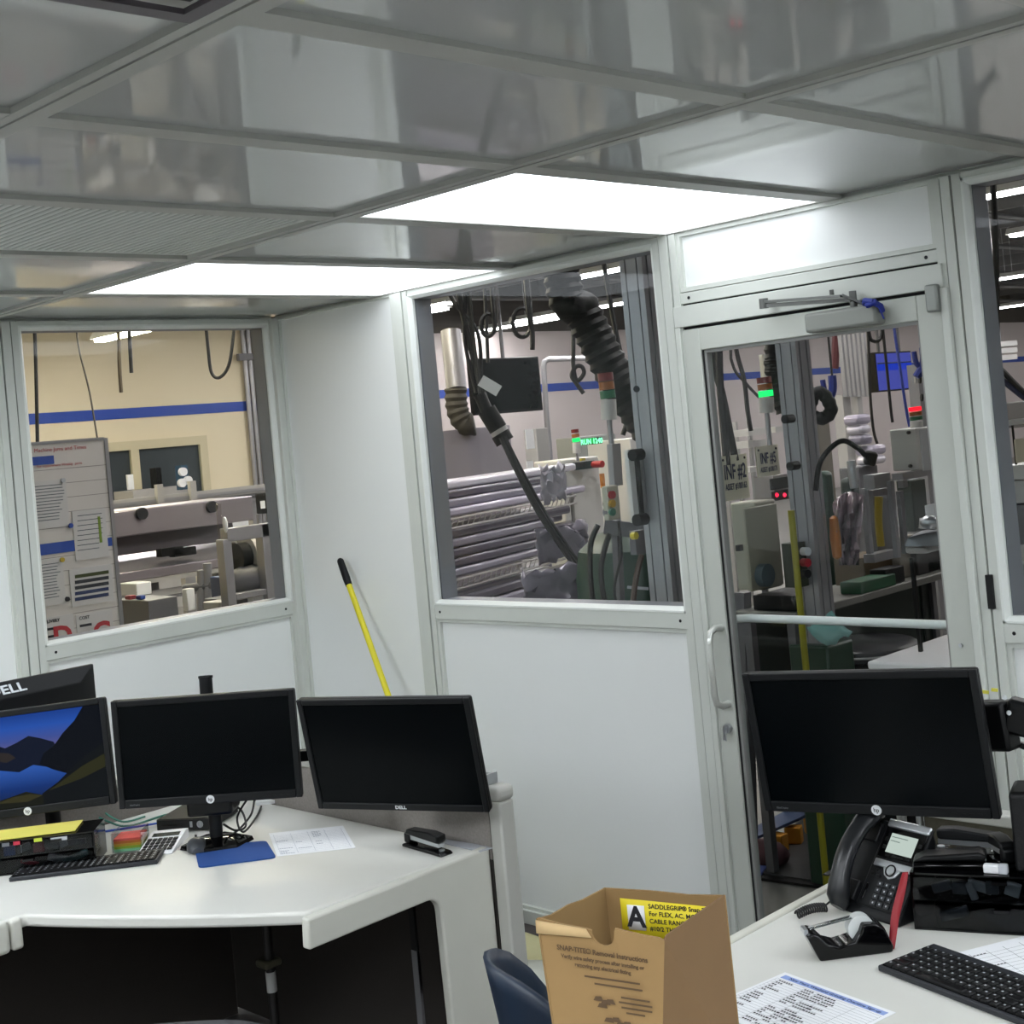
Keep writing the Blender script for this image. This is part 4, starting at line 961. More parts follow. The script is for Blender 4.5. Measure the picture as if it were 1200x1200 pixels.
for y in (-5.5, -2.2, 1.6): 
    for x in ((-10.5, -6.9, -3.4) if y > 0 else (-10.5,)): strip_light(x, x+2.4, y, ZL, True)  # warm rows added to light the factory
for p0, p1 in (((113, 398), (190, 381)),):
    a, b = P(*p0, z=3.2), P(*p1, z=3.2); strip_light(min(a.x, b.x), max(a.x, b.x), (a.y+b.y)/2, 3.2, True, 'strip light shining over the cream wall in the left window')
for p0, p1, lb in (((568, 388), (672, 367), 'long bright strip light above the television in the tall window'), ((497, 366), (520, 360), 'short strip light at the left edge of the tall window'), ((1150, 328), (1215, 321), 'long bright strip light in the window right of the door'), ((1147, 297), (1162, 294), 'short strip light highest in the window right of the door')):
    a, b = P(*p0, z=ZL), P(*p1, z=ZL); strip_light(min(a.x, b.x), max(a.x, b.x), (a.y+b.y)/2, ZL, lab=lb)
strip_light(-1.4, -.2, .9, ZL)  # added out of view to brighten the whiteboard
strip_light(.2, 2.0, 1.5, ZL)  # added out of view to brighten things just outside the tall window
for y in (4.6, 8.4, 11.8, 17.5, 21.0, 25.0, 29.0, 34.0):  # further rows added to light the factory
    for x in (-10.6, -6.4, -2.2, 2.0) if y < 12 else (-10.0, -3.0): strip_light(x, x+2.4, y, ZL)

# ---- helpers for machines: axis-aligned boxes whose front (towards the office corner) fills a photo rectangle
GREYM = mat('machine_grey', '#a7a5a2', .5, var=.05); GREYD = mat('machine_dark_grey', '#5c5b5e', .5, var=.08); GREYL = mat('machine_pale', '#c9c7c3', .45, var=.04)
GREENM = mat('machine_green', '#153626', .45, var=.12, scale=6); EXTR = mat('extrusion_alu', '#9b9a9d', .38, .55, var=.05, stretch=(4, 4, .3))
STAIN = mat('stainless', '#a39ca2', .3, .75, var=.12, scale=3, stretch=(1, .4, 3)); OLIVEB = mat('cabinet_beige', '#9b998a', .5, var=.03); RUBBER = mat('rubber_black', '#070808', .6, spec=.25)
def vb(x0, y0, x1, y1, d, th=.3, mb=None):
    mx, my = (x0+x1)/2, (y0+y1)/2; X = P(mx, my, d=d).x
    yb = P(x1, my, x=X).y; full = yb-P(x0, my, x=X).y
    while True:                       # the receding side counts into the width too
        ya = P(x0, my, x=X-th).y
        if yb-ya > .4*full or th < .012: break
        th *= .8
    za, zb_ = P(mx, y1, x=X).z, P(mx, y0, x=X).z
    if za < .4: za = 0.
    return (mb or MB()).box(X-th, X, ya, yb, za, zb_)
def rect(x0, y0, x1, y1, d):
    mx, my = (x0+x1)/2, (y0+y1)/2; X = P(mx, my, d=d).x
    return X, P(x0, my, x=X).y, P(x1, my, x=X).y, P(mx, y1, x=X).z, P(mx, y0, x=X).z
def fbox(name, label, cat, r, d, th, mt, group=None, bevel=.006):
    return tag(vb(*r, d, th).build(name, mt, None, bevel=bevel), label, cat, group)
def cable(name, label, pts, d, r, mt=BLK, cat='cable', group=None, n=7, up=False):
    w = [P(p[0], p[1], d=(p[2] if len(p) > 2 else d)) for p in pts]
    if name.startswith('hanging') or up: w = [Vector((w[0].x, w[0].y, 4.56)), w[0]+Vector((0, 0, .3))]+w
    return cord(name, label, cat, w, r, mt, n, group)
def legs(t, r, d, th, floor=True, mt=EXTR, w=.05):
    X, ya, yb, za, zb_ = rect(*r, d)
    for x in (X-w/2, X-th+w/2):
        for y in (ya+w/2, yb-w/2): MB().box(x-w/2, x+w/2, y-w/2, y+w/2, 0, za).build('leg', mt, t)

# ---------------- through the left window
# conduits and hanging cords
for k, px_ in enumerate((291, 297, 303)):
    p = P(px_, 470, x=XF+.06); o = MB().cyl((XF+.06, p.y, 0), (XF+.06, p.y, 4.2), .035, 10).build('conduit', EXTR)
    tag(o, ['wall conduit pipe, nearest the blue stripe end of the left window', 'middle of three wall conduit pipes in the left window', 'wall conduit pipe closest to the window corner'][k], 'pipe', 'wall conduits')
o = MB(); p = P(297, 418, x=XF+.1); o.box(XF+.05, XF+.12, p.y-.25, p.y+.22, p.z-.05, p.z+.05); tag(o.build('conduit_clamp', GREYD), 'dark clamp across the three wall conduits', 'clamp')
cable('hanging_cable', 'straight black cord hanging in the left window before the cream wall', [(40, 380), (42, 430), (44, 525)], 9, .012)
cable('hanging_cable', 'thin grey wire slanting down to the whiteboard in the left window', [(92, 405), (105, 460), (115, 520)], 9, .006, mat('wire_grey', '#5d5a52', .6))
cable('air_hose', 'short hanging hose with pale end in the left window', [(139, 395), (140, 430), (142, 460)], 10, .014, mat('hose_brown', '#554b3a', .6), up=True)
cable('air_hose', 'short black hanging hose next to the pale-ended one', [(151, 380), (152.5, 410), (154, 437)], 10, .014, up=True)
cable('hanging_cable', 'black cord hanging in a U loop in the left window', [(241, 378), (244, 410), (248, 437), (258, 442), (269, 425), (275, 378)], 10, .012)
# tracking whiteboard
t = thing('tracking_whiteboard', 'tall whiteboard with printed sheets, magnets and red handwriting outside the left window', 'whiteboard', P(80, 760, x=-1.5))
XB = -1.5
TL, TR_, BR_ = P(-30, 525, x=XB), P(122, 517, x=XB), P(139, 745, x=XB)
yb0, yb1, zb0_, zb1_ = P(-40, 600, x=XB).y, P(129, 600, x=XB).y, .75, (P(75, 519, x=XB)).z
BOARD = mat('board_white', '#cfcac6', .35, var=.05, scale=3)
MB().box(XB-.03, XB, yb0, yb1, zb0_, zb1_).build('board', BOARD, t)
MB().box(XB-.032, XB+.006, yb1, yb1+.02, zb0_-.01, zb1_+.01).box(XB-.032, XB+.006, yb0, yb1, zb1_, zb1_+.015).box(XB-.032, XB+.006, yb0, yb1, zb0_-.02, zb0_).build('frame', EXTR, t)
for yy in (yb0+.05, yb1-.02): MB().box(XB-.03, XB, yy-.015, yy+.015, 0, zb0_).build('leg', EXTR, t)
def onb(r, nm, mt, dx=.004, par=None):
    ya, yb_ = P(r[0], (r[1]+r[3])/2, x=XB).y, P(r[2], (r[1]+r[3])/2, x=XB).y; mx = (r[0]+r[2])/2
    return MB().box(XB, XB+dx, ya, yb_, P(mx, r[3], x=XB).z, P(mx, r[1], x=XB).z).build(nm, mt, par or t)
DBLUE = mat('tape_blue', '#20459c', .6); SHEETG = mat('sheet_grey', '#c8c6c6', .8)
rl = MB()
for k in range(16):
    zz = zb0_+.03+(zb1_-zb0_-.16)*k/15; rl.box(XB, XB+.001, yb0, yb1, zz, zz+.003)
rl.build('ruling', mat('rule_grey', '#8f8a88', .7), t)
onb((29, 535, 63, 545), 'blue_strip', DBLUE); onb((38, 636, 88, 649), 'blue_strip', DBLUE); onb((125, 630, 131, 640), 'blue_strip', DBLUE)
def pinned(r, inner=None, lines=12):
    s = onb(r, 'pinned_sheet', SHEETG, .005)
    g = MB(); mx = (r[0]+r[2])/2
    for k in range(lines):
        y = r[1]+6+(r[3]-r[1]-12)*k/lines; ya, yb_ = P(r[0]+4, y, x=XB).y, P(r[2]-4-random.random()*6, y, x=XB).y; zz = P(mx, y, x=XB).z; g.box(XB+.005, XB+.0055, ya, yb_, zz-.002, zz+.002)
    g.build('print', INK, s); return s
pinned((33, 563, 79, 619)); pinned((86, 597, 125, 655), lines=8); pinned((40, 655, 75, 710))
s = onb((82, 664, 132, 708), 'pinned_sheet', SHEETG, .005)
for k in range(5): onb((87, 671+6.6*k, 127, 675+6.6*k), 'chart_bar', [mat('chart_olive', '#3c4420', .7), mat('chart_grey', '#2f3338', .7), mat('chart_grey', '#2f3338', .7), mat('chart_navy', '#1e2d55', .7), mat('chart_navy', '#1e2d55', .7)][k], .0065, s)
onb((115, 605, 118, 636), 'chart_bar', mat('chart_green', '#6f8a2a', .7), .0065, t)
for (a, b, mt) in ((82, 616, DBLUE), (72, 656, mat('magnet_yellow', '#b39a2c', .5)), (78, 702, INKD), (73, 563, LGR)):
    p = P(a, b, x=XB); MB().cyl((XB, p.y, p.z), (XB+.014, p.y, p.z), .012, 14).build('magnet', mt, t)
for (r, word, big) in (((46, 722, 87, 760), 'DELIVERY', 'D'), ((90, 717, 133, 760), 'COST', 'C')):
    s = onb(r, 'score_card', SHEETG, .004); p = P(r[0]+2, r[1]+8, x=XB)
    text(word, .022, INKD, t, axes((XB+.006, p.y, p.z), (0, 1, 0), (0, 0, 1)), .0004, align='LEFT', bold=.0006)
    p = P(r[2]-14, r[1]+24, x=XB); text(big, .135, mat('score_red', '#b02a35', .6), t, axes((XB+.006, p.y, p.z), (0, 1, 0), (0, 0, 1)), .0005, bold=.005)
    for k in range(2):
        onb((r[0]+3, r[1]+14+9*k, r[0]+17, r[1]+17+9*k), 'print_bar', INKD, .006, s)
hand = mat('red_marker', '#a8323a', .7)
p = P(33, 529, x=XB); text('6. Machine Jams and Times', .028, hand, t, axes((XB+.003, p.y, p.z), (0, 1, 0), (0, 0, 1)), .0003, align='LEFT')
p = P(43, 547, x=XB); text('for replacement Weekly  parts', .019, hand, t, axes((XB+.003, p.y, p.z), (0, 1, 0), (0, 0, 1)), .0003, align='LEFT')
# window in the far wall
t = struct('window_4', P(195, 560, x=XF)); r = (140, 524, 237, 605)
X, ya, yb_, za, zb_ = XF, P(150, 560, x=XF).y, P(235, 560, x=XF).y, P(195, 603, x=XF).z, P(195, 524, x=XF).z
ym = P(163, 560, x=XF).y; fm_ = mat('window_cream', '#c9bf9f', .6)
g = MB()
for b in ((ya-.9, yb_+.12, zb_, zb_+.12), (yb_, yb_+.12, za-.1, zb_), (ym-.12, ym, za-.1, zb_), (ya-.9, yb_+.12, za-.12, za)): g.box(X, X+.06, *b)
g.build('frame', fm_, t)
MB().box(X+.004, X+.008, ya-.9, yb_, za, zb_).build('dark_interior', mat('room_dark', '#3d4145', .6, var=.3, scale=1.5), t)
MB().box(X+.03, X+.036, ya-.9, yb_, za, zb_).build('pane', GLASS, t)
gr = thing('lab_gauge_rack', 'blue gauge rack at the far window in the cream wall', 'gauge rack', P(214, 574, d=17.9)); vb(206, 545, 221, 574, 17.9, .3).build('rack', mat('teal_rack', '#2e4c63', .5), gr); XR = P(213.5, 559.5, d=17.9).x
fbox('lab_bench', 'grey lab bench under the far window in the cream wall', 'bench', (140, 572, 228, 740), 17.9, .5, GREYM)
for k, (a, b) in enumerate(((213, 553), (219, 563), (212, 566))):
    p = P(a, b, x=XR); MB().cyl(p, p+Vector((.05, 0, 0)), .055, 16).build('dial', WHITEP, gr)
fbox('microscope', 'dark bench microscope behind the far window', 'microscope', (176, 548, 190, 574), 17.9, .3, RUBBER)
fbox('notice_card', 'small white notice standing at the far window', 'notice', (148, 556, 157, 574), 17.9, .04, PAPER)
# long beam and stainless trough
t = thing('conveyor_rail', 'long grey conveyor rail above the stainless trough', 'conveyor', P(230, 600, d=12.5))
a, b = P(120, 588, d=12.0), P(120, 588, d=12.0); X = a.x; yE = P(335, 568, x=X).y; zr = a.z
for k in range(3): MB().box(X-.08, X, a.y, yE, zr-.06-.045*k, zr-.03-.045*k).build('rail', EXTR if k != 1 else GREYD, t)
MB().box(X-.06, X-.01, a.y, yE, zr-.16, zr).build('web', GREYM, t)
for px_ in (150, 215, 300): yy = P(px_, 580, x=X).y; MB().box(X-.09, X-.01, yy-.05, yy+.05, 0, zr-.1).build('leg', EXTR, t)
for px_ in (186, 225): yy = P(px_, 575, x=X).y; MB().box(X-.02, X+.03, yy-.03, yy+.03, zr-.1, zr+.10).build('stop', GREYM, t)
t = thing('stainless_trough', 'long stainless steel trough machine outside the left window', 'machine', P(200, 690, d=10.5))
X = P(200, 640, d=10.4).x; y0_, y1_ = P(112, 640, x=X).y, P(300, 630, x=X).y
zz = [P(200, k, x=X).z for k in (592, 622, 646, 661, 673, 678)]
ST2 = mat('stainless_dark', '#6f6a6c', .4, .6, var=.15, scale=2)
MB().prism([(0, zz[1]), (0, zz[0]), (-.6, zz[0]), (-.6, zz[1])], (X, y0_, 0), (1,0,0), (0,0,1), (0, y1_-y0_, 0)).build('upper_panel', STAIN, t, bevel=.01)
MB().prism([(-.35, zz[1]), (-.32, zz[1]), (-.30, zz[2]), (-.33, zz[2])], (X, y0_, 0), (1,0,0), (0,0,1), (0, y1_-y0_, 0)).build('recess', ST2, t)
MB().prism([(.10, zz[3]), (-.5, zz[2]+.0), (-.5, zz[3])], (X, y0_, 0), (1,0,0), (0,0,1), (0, y1_-y0_, 0)).build('ledge', mat('stainless_pale', '#c3bfc6', .3, .6), t)
MB().box(X-.5, X+.10, y0_, P(262, 665, x=X).y, zz[4], zz[3]).build('lower_panel', STAIN, t, bevel=.01)
MB().box(X-.5, X+.13, y0_, P(262, 670, x=X).y, zz[5], zz[4]).build('lip', GREYM, t)
for px_, yy_ in ((165, 602), (247, 594)):
    p = P(px_, yy_, x=X); MB().cyl((X, p.y, p.z), (X+.03, p.y, p.z), .045, 14).build('knob', INKD, t)
for px_ in (196, 211): p = P(px_, 648, x=X+.05); MB().box(p.x, p.x+.08, p.y-.09, p.y+.09, p.z-.02, p.z+.04).build('clamp', RUBBER, t)
for px_ in (120, 205, 285): yy = P(px_, 690, x=X).y; MB().box(X-.4, X-.3, yy-.04, yy+.04, 0, zz[5]).build('leg', GREYD, t)
vb(112, 699, 262, 703, 9.6, .5).build('lower_shelf', GREYD, t)
# extrusion guarding with pump
t = thing('guarded_pump_station', 'aluminium-framed pump station at the right end of the left window', 'machine', P(295, 720, d=8.6))
dd = 8.4; X = P(295, 660, d=dd).x
def bx(r, nm, mt, th=.08, dx=0, tt=None):
    mx, my = (r[0]+r[2])/2, (r[1]+r[3])/2; Xx = X+dx; z0_ = P(mx, r[3], x=Xx).z
    return MB().box(Xx-th, Xx, P(r[0], my, x=Xx).y, P(r[2], my, x=Xx).y, 0 if r[3] > 750 else z0_, P(mx, r[1], x=Xx).z).build(nm, mt, tt or t, bevel=.004)
bx((266, 615, 332, 631), 'top_beam', EXTR); bx((267, 631, 277, 765), 'post', EXTR); bx((313, 612, 332, 765), 'post', EXTR); bx((277, 693, 313, 700), 'middle_beam', EXTR); bx((277, 735, 313, 745), 'bottom_beam', EXTR)
bx((278, 632, 313, 692), 'back_plate', GREYD, .05, -.5)
p = P(288, 652, x=X-.25); p2 = p+Vector((0, .42, 0)); o = MB().cyl(p, p2, .13, 18).build('motor', GREYL, t); MB().cyl(p-Vector((0, .07, 0)), p, .09, 18).build('motor_flange', RUBBER, t)
p = P(300, 678, x=X-.2); MB().ball(p, .11, 14, (1.2, 2.0, .9)).build('pump_body', GREYD, t)
bx((282, 700, 312, 730), 'control_tray', GREYD, .4, -.1)
bx((296, 697, 318, 716), 'paper_tray', PAPER, .3, -.05)
MB().ball(P(264, 615, x=X), .022, 12, (1, .6, 2.2)).build('white_flag', WHITEP, t)
bx((257, 590, 262, 655), 'guard_sheet', glass('guard_plastic', '#eceaea', 1.2), .02, -.1)
fbox('storage_cabinet', 'low grey cabinet under the stainless trough', 'cabinet', (143, 703, 217, 900), 8.2, .5, GREYD)
for k, (r, c_, nm) in enumerate((((146, 704, 160, 711), '#8c2730', 'red'), ((159, 703, 171, 710), '#27489a', 'blue'))):
    fbox('hand_clamp', nm+' clamp handle lying on the low grey cabinet', 'clamp', (r[0], 698, r[2], 703), 8.3, .06, mat('clamp_'+nm, c_, .5))
fbox('plastic_bin', 'dark blue plastic bin beneath the pump station', 'bin', (247, 676, 277, 706), 9.0, .3, mat('bin_blue', '#263a66', .5))
fbox('parts_tray', 'white parts tray low in the left window', 'tray', (238, 706, 275, 716), 8.4, .35, GREYL)
fbox('white_sheet_board', 'white panel resting under the trough in the left window', 'panel', (140, 684, 178, 699), 9.6, .3, PAPER)
fbox('white_sheet_board', 'smaller white board leaning beside the trough leg in the left window', 'panel', (214, 690, 229, 716), 9.2, .06, PAPER)
t = thing('pipe_stand', 'grey pipe stand between the cabinet and the pump station', 'stand', P(235, 720, d=8.9))
for (a, b) in (((236, 668), (236, 740)), ((243, 660), (244, 740)), ((215, 690), (262, 684))): MB().cyl(P(*a, d=9.3), P(*b, d=9.3), .03, 10).build('pipe', EXTR if a[0] != 215 else GREYD, t)
MB().cyl(P(270, 682, d=8.6), P(273, 690, d=8.6), .06, 14).build('valve_wheel', mat('valve_olive', '#77733f', .5), t)
t = thing('control_box', 'dark control box with white tag below the end of the conveyor rail', 'control box', P(311, 602, d=11)); vb(300, 578, 322, 602, 11, .3).build('enclosure', RUBBER, t); X2 = P(311, 590, d=11).x
MB().box(X2, X2+.008, P(305, 591, x=X2).y, P(310, 591, x=X2).y, P(307, 596, x=X2).z, P(307, 587, x=X2).z).build('tag', PAPER, t); vb(309, 602, 313, 800, 11.1, .05).build('stand', EXTR, t)
fbox('equipment_cover', 'pale equipment cover behind the conveyor rail', 'cover', (245, 580, 298, 790), 13.4, .4, PAPER)
# ---------------- through the tall window beside the door
# wall television
t = thing('television', 'large dark television on the factory wall behind the hanging tool', 'television', P(594, 490, d=21))
X, ya, yb_, za, zb_ = rect(553, 419, 634, 484, 21.0)
MB().box(X-.08, X, ya, yb_, za, zb_).build('housing', PLASTIC, t, bevel=.01)
MB().box(X, X+.006, ya+.03, yb_-.03, za+.04, zb_-.03).build('screen', mat('tv_screen', '#0a0f10', .25, spec=.1), t)
o = MB(); o.cyl((X-.04, (ya+yb_)/2, zb_), (X-.04, (ya+yb_)/2, 4.56), .03, 8); o.build('ceiling_mount', GREYD, t)
# bent pipe frame on the wall
b_ = P(645, 540, d=22); pp = [Vector((b_.x, b_.y, 0)), b_, P(640, 480, d=22), P(637, 430, d=22), P(638, 424, d=22), P(643, 421, d=22), P(705, 419, d=22)]
tag(MB().tube(pp, .045, 10).build('bent_conduit', EXTR), 'bent grey conduit to the right of the wall television', 'pipe')
# electrical cabinet with notice
t = thing('wall_cabinet', 'grey wall cabinet with white notices below the television', 'cabinet', P(628, 560, d=20))
vb(616, 502, 645, 568, 20, .5).build('body', GREYM, t, bevel=.01)
for r_ in ((616, 503, 626, 526), (617, 540, 625, 552)): vb(*r_, 19.6, .01).build('notice', PAPER, t)
# grey sheet leaning behind the rack
fbox('leaning_sheet', 'wide dull grey metal sheet behind the wrapped profiles', 'metal sheet', (508, 501, 613, 830), 9.5, .04, mat('dull_sheet', '#827d86', .5, .1, var=.12, scale=3))
# wire shelving rack, turned a little from the wall
a1 = P(516, 611, d=6.9); z1 = a1.z; b1 = P(662, 583, z=z1)
dr = (b1-a1).normalized(); bk = Vector((-dr.y, dr.x, 0))
if bk.dot(_fwd) < 0: bk = -bk
a1 = a1-dr*.25
a2 = P(524, 688, d=6.7); z2 = a2.z; z3 = z2-.27
t = thing('wire_rack', 'chrome wire shelving rack loaded with wrapped profiles', 'shelving', a1*1.0-Vector((0, 0, a1.z)))
LEN = (b1-a1).length+.15; DEP = .45
WIRE = mat('chrome_wire', '#a9a6a3', .35, .7)
for z_ in (z1, z2, z3):
    s = MB()
    for off in (0, DEP):
        o_ = Vector((a1.x, a1.y, 0))+bk*off
        s.cyl(o_+Vector((0, 0, z_)), o_+dr*LEN+Vector((0, 0, z_)), .006, 6); s.cyl(o_+Vector((0, 0, z_-.045)), o_+dr*LEN+Vector((0, 0, z_-.045)), .006, 6)
        n = int(LEN/.055)
        for k in range(n): s.cyl(o_+dr*(LEN*k/n)+Vector((0, 0, z_-.045)), o_+dr*(LEN*(k+.75)/n)+Vector((0, 0, z_)), .003, 4)
    for k in range(14): o_ = Vector((a1.x, a1.y, z_))+dr*(LEN*k/13); s.cyl(o_, o_+bk*DEP, .003, 4)
    s.build('shelf', WIRE, t)
for u_ in (0.02, LEN-.02):
    for off in (.02, DEP-.02):
        o_ = Vector((a1.x, a1.y, 0))+dr*u_+bk*off; MB().cyl(o_, o_+Vector((0, 0, z1+.02)), .0125, 10).build('upright', WIRE, t)
WRAP = [mat('wrap_lilac', '#bdb6c8', .25, .1, var=.2, scale=8, stretch=(1, 1, 1)), mat('wrap_grey', '#8f8a9a', .28, .1, var=.2, scale=6), mat('wrap_dark', '#5f5a68', .3, .1, var=.25, scale=6), mat('wrap_pale', '#dcd8e4', .22, .1, var=.12, scale=8)]
def profile_bar(z_, off, h_, w_, l_, s0, mt, lab, grp, yawj=0.):
    o_ = Vector((a1.x, a1.y, z_))+bk*off+dr*s0; d2 = (Matrix.Rotation(yawj, 3, 'Z') @ dr)
    o = MB().bar(o_+Vector((0, 0, h_/2)), o_+d2*l_+Vector((0, 0, h_/2)), w_, h_).build('wrapped_profile', mt, None, bevel=min(h_, w_)*.3, seg=2)
    tag(o, lab, 'metal profile', grp)
LABS = ('plastic-wrapped metal profile stacked on the top wire shelf', 'dull wrapped metal profile on the middle wire shelf', 'wrapped metal profile on the bottom wire shelf')
zz_ = z1+.008
for layer in range(4):
    for k in range(4-layer//2):
        profile_bar(zz_+.045*layer, .05+.085*k+.02*layer, .043, .075, LEN-.18+random.uniform(-.15, .35), .02+random.uniform(0, .08), WRAP[(layer+k) % 4 if layer < 3 else 3], LABS[0], 'profiles on the top shelf')
for layer in range(5):
    for k in range(3): profile_bar(z2+.008+.05*layer, .06+.11*k, .047, .095, LEN-.2+random.uniform(-.2, .3), .03+random.uniform(0, .1), WRAP[2 if (layer+k) % 3 else 1], LABS[1], 'profiles on the middle shelf')
for layer in range(3):
    for k in range(3): profile_bar(z3+.008+.06*layer, .06+.11*k, .056, .095, LEN-.2+random.uniform(-.3, .2), .03+random.uniform(0, .1), WRAP[1 if (layer+k) % 2 else 2], LABS[2], 'profiles on the bottom shelf')
# crumpled plastic film over the ends
def film(name, label, r, d, mt, seed, amp=.014):
    rnd = random.Random(seed); X, ya, yb_, za, zb_ = rect(*r, d); rows_ = []
    for i in range(9):
        rows_.append([(X+rnd.uniform(-amp, amp), ya+(yb_-ya)*j/10, zb_+(za-zb_)*i/8+rnd.uniform(-.02, .02)) for j in range(11)])
    o = MB().loft(rows_, cap=False, closed=False).build(name, mt, None, solid=.004); return tag(o, label, 'plastic film')
FILM = mat('plastic_film', '#bdb8c2', .18, .1, var=.15, scale=10)
film('plastic_film', 'crumpled clear film over the profile ends on the top shelf', (634, 545, 664, 586), 6.6, FILM, 1)
film('plastic_film', 'crumpled film bag below the middle wire shelf', (612, 665, 690, 715), 6.2, mat('film_dark', '#8d8694', .22, .1, var=.2, scale=8), 2)
film('plastic_film', 'grey film bundle on the middle wire shelf near the hose', (628, 615, 690, 655), 6.5, mat('film_mid', '#98929f', .22, .1, var=.2, scale=8), 3)
# control panel with screen
t = thing('operator_console', 'pale operator panel with small screen and red stop button behind the rack', 'control panel', P(682, 590, d=8.2))
X, ya, yb_, za, zb_ = rect(662, 536, 706, 640, 8.9); za = 0; MB().box(X-.25, X, ya, yb_, za, zb_).build('housing', GREYL, t, bevel=.01)
for r_, nm, mt in (((671, 541, 697, 550), 'screen', mat('panel_screen', '#22302f', .2, emit=.3)), ((679, 537, 686, 540), 'yellow_sticker', mat('sticker_yellow', '#a89a2a', .6))): vb(*r_, 8.86, .02).build(nm, mt, t)
p = P(702, 544, d=8.84); MB().cyl(p-Vector((.05, 0, 0)), p+Vector((.03, 0, 0)), .022, 14).build('stop_button', mat('stop_red', '#a8252c', .4), t)
vb(703, 555, 709, 572, 8.86, .03).build('orange_tag', mat('tag_orange', '#c17a2b', .6), t)
def stack_light(label, px_, py_top, py_bot, d, w, lit=None, base_h=0., colors=('#7a2a2a', '#9a5a22', '#1d6a45'), pole=None):
    t = thing('stack_light', label, 'signal light', P(px_, py_bot, d=d)); n = len(colors); hseg = (py_bot-py_top)/(n+1.0)
    lean = .09
    for k, c_ in enumerate(colors):
        p0, p1 = P(px_+lean*hseg*k, py_top+hseg*k*.75, d=d), P(px_+lean*hseg*(k+1), py_top+hseg*(k+1)*.75-1, d=d)
        mt = mat('lens_'+c_[1:], c_, .3) if lit != k else emis('lens_lit_%d_%s' % (k, c_[1:]), ('#ff1828', '#ff9020', '#10e060')[k], 1.3)
        MB().cyl(p0, p1, w, 16).build('lens', mt, t)
    MB().cyl(P(px_+lean*hseg*n, py_top+hseg*n*.75, d=d), P(px_+lean*hseg*n*1.3, py_bot, d=d), w*1.02, 16).build('base', GREYL, t)
    if pole:
        a_, b_ = P(px_+lean*(py_bot-py_top), py_bot, d=d), P(px_+lean*(pole-py_top), pole, d=d); MB().cyl(a_, b_, w*.35, 10).build('pole', EXTR, t)
    return t
stack_light('unlit red, amber and green signal tower on a grey pole before the wall stripe', 709, 437, 492, 6.05, .034, None, pole=900)
stack_light('small signal tower with glowing green lens above the operator panel', 673.5, 503, 531, 8.4, .024, 2, pole=540)
t = thing('led_sign', 'small green glowing LED sign beside the small signal tower', 'display', P(690, 520, d=8.6)); vb(681, 513, 706, 521, 8.6, .1).build('housing', PLASTIC, t)
p = P(692, 517.5, d=8.5); text('RUN 1240', .045, emis('led_green', '#80ffb0', 1.6), t, axes(p+Vector((.02, -.01, 0)), (0, 1, 0), (0, 0, 1)), .001, bold=.001)
vb(682, 513.6, 698, 520, 8.58, .02).build('glow_strip', emis('led_bar', '#10b048', .9), t)
# push-button station on bracket
t = thing('button_station', 'beige push-button box with red, yellow and green knobs in front of the rack', 'control box', P(716, 610, d=5.6))
vb(706, 569, 726, 610, 5.55, .03).build('enclosure', mat('enclosure_beige', '#a9a796', .5), t, bevel=.006)
for (b, c_) in ((580, '#9c2b30'), (590, '#b08a1e'), (600, '#1d6a54')):
    p = P(714.5, b, d=5.56); MB().cyl(p-Vector((.02, 0, 0)), p+Vector((.022, -.004, 0)), .016, 14).build('knob', mat('knob_'+c_[1:], c_, .4), t); MB().cyl(p-Vector((.02, 0, 0)), p+Vector((.006, 0, 0)), .021, 14).build('knob_ring', GREYD, t)
MB().bar(P(719, 520, d=5.62), P(722, 569, d=5.62), .05, .03).build('mount_post', EXTR, t)
MB().bar(P(708, 617, d=5.65), P(760, 623, d=5.65), .05, .06).build('mount_arm', GREYD, t)
MB().bar(P(722, 610, d=5.65), P(731, 800, d=5.65), .03, .03).build('stand', GREYD, t)
# tall aluminium post with knobs and linear rail
def profile_post(label, xt, yt, xb_, yb2, d, w, floor=True, knobs=(), ztop=None, zbot=0.):
    t_, b_ = P(xt, yt, d=d), P(xb_, yb2, d=d); c_ = (t_+b_)/2
    t = thing('profile_post', label, 'aluminium post', (c_.x, c_.y, 0)); z1_ = ztop or t_.z
    o = MB(); a = w/2; g = w*.06
    pr = [(-a, -a), (-a*.55, -a), (-a*.55, -a+g), (-a*.45, -a+g), (-a*.45, -a), (a*.45, -a), (a*.45, -a+g), (a*.55, -a+g), (a*.55, -a), (a, -a), (a, -a*.6), (a-g, -a*.6), (a-g, -a*.4), (a, -a*.4), (a, a*.4), (a-g, a*.4), (a-g, a*.6), (a, a*.6), (a, a), (-a, a)]
    o.prism(pr, (c_.x, c_.y, zbot), (1,0,0), (0,1,0), (0,0,z1_-zbot)); o.build('post', EXTR, t, smooth=False)
    if zbot: MB().box(c_.x-.09, c_.x+.09, c_.y-.09, c_.y+.09, 0, zbot).build('pedestal', GREENM, t, bevel=.01)
    for (kx, ky, r_) in knobs:
        p = P(kx, ky, d=d-.12); MB().cyl(p-Vector((0, -.03, 0)), p+Vector((0, -.02, 0)), r_, 12).build('knob', RUBBER, t)
    p = P((xt+xb_)/2, (yt+yb2)/2, d=d-w)
    return t
tp = profile_post('wide aluminium post with black knobs just outside the tall window', 752, 330, 788, 712, 5.15, .11, knobs=((745, 533, .022), (750, 609, .022)), ztop=3.1)
o = MB(); o.bar(P(737, 527, d=5.1), P(745, 612, d=5.1), .035, .02); o.build('slide_plate', GREYL, tp)
o = MB(); o.bar(P(741, 535, d=5.12), P(748, 612, d=5.12), .02, .05); o.build('slide_rail', RUBBER, tp)
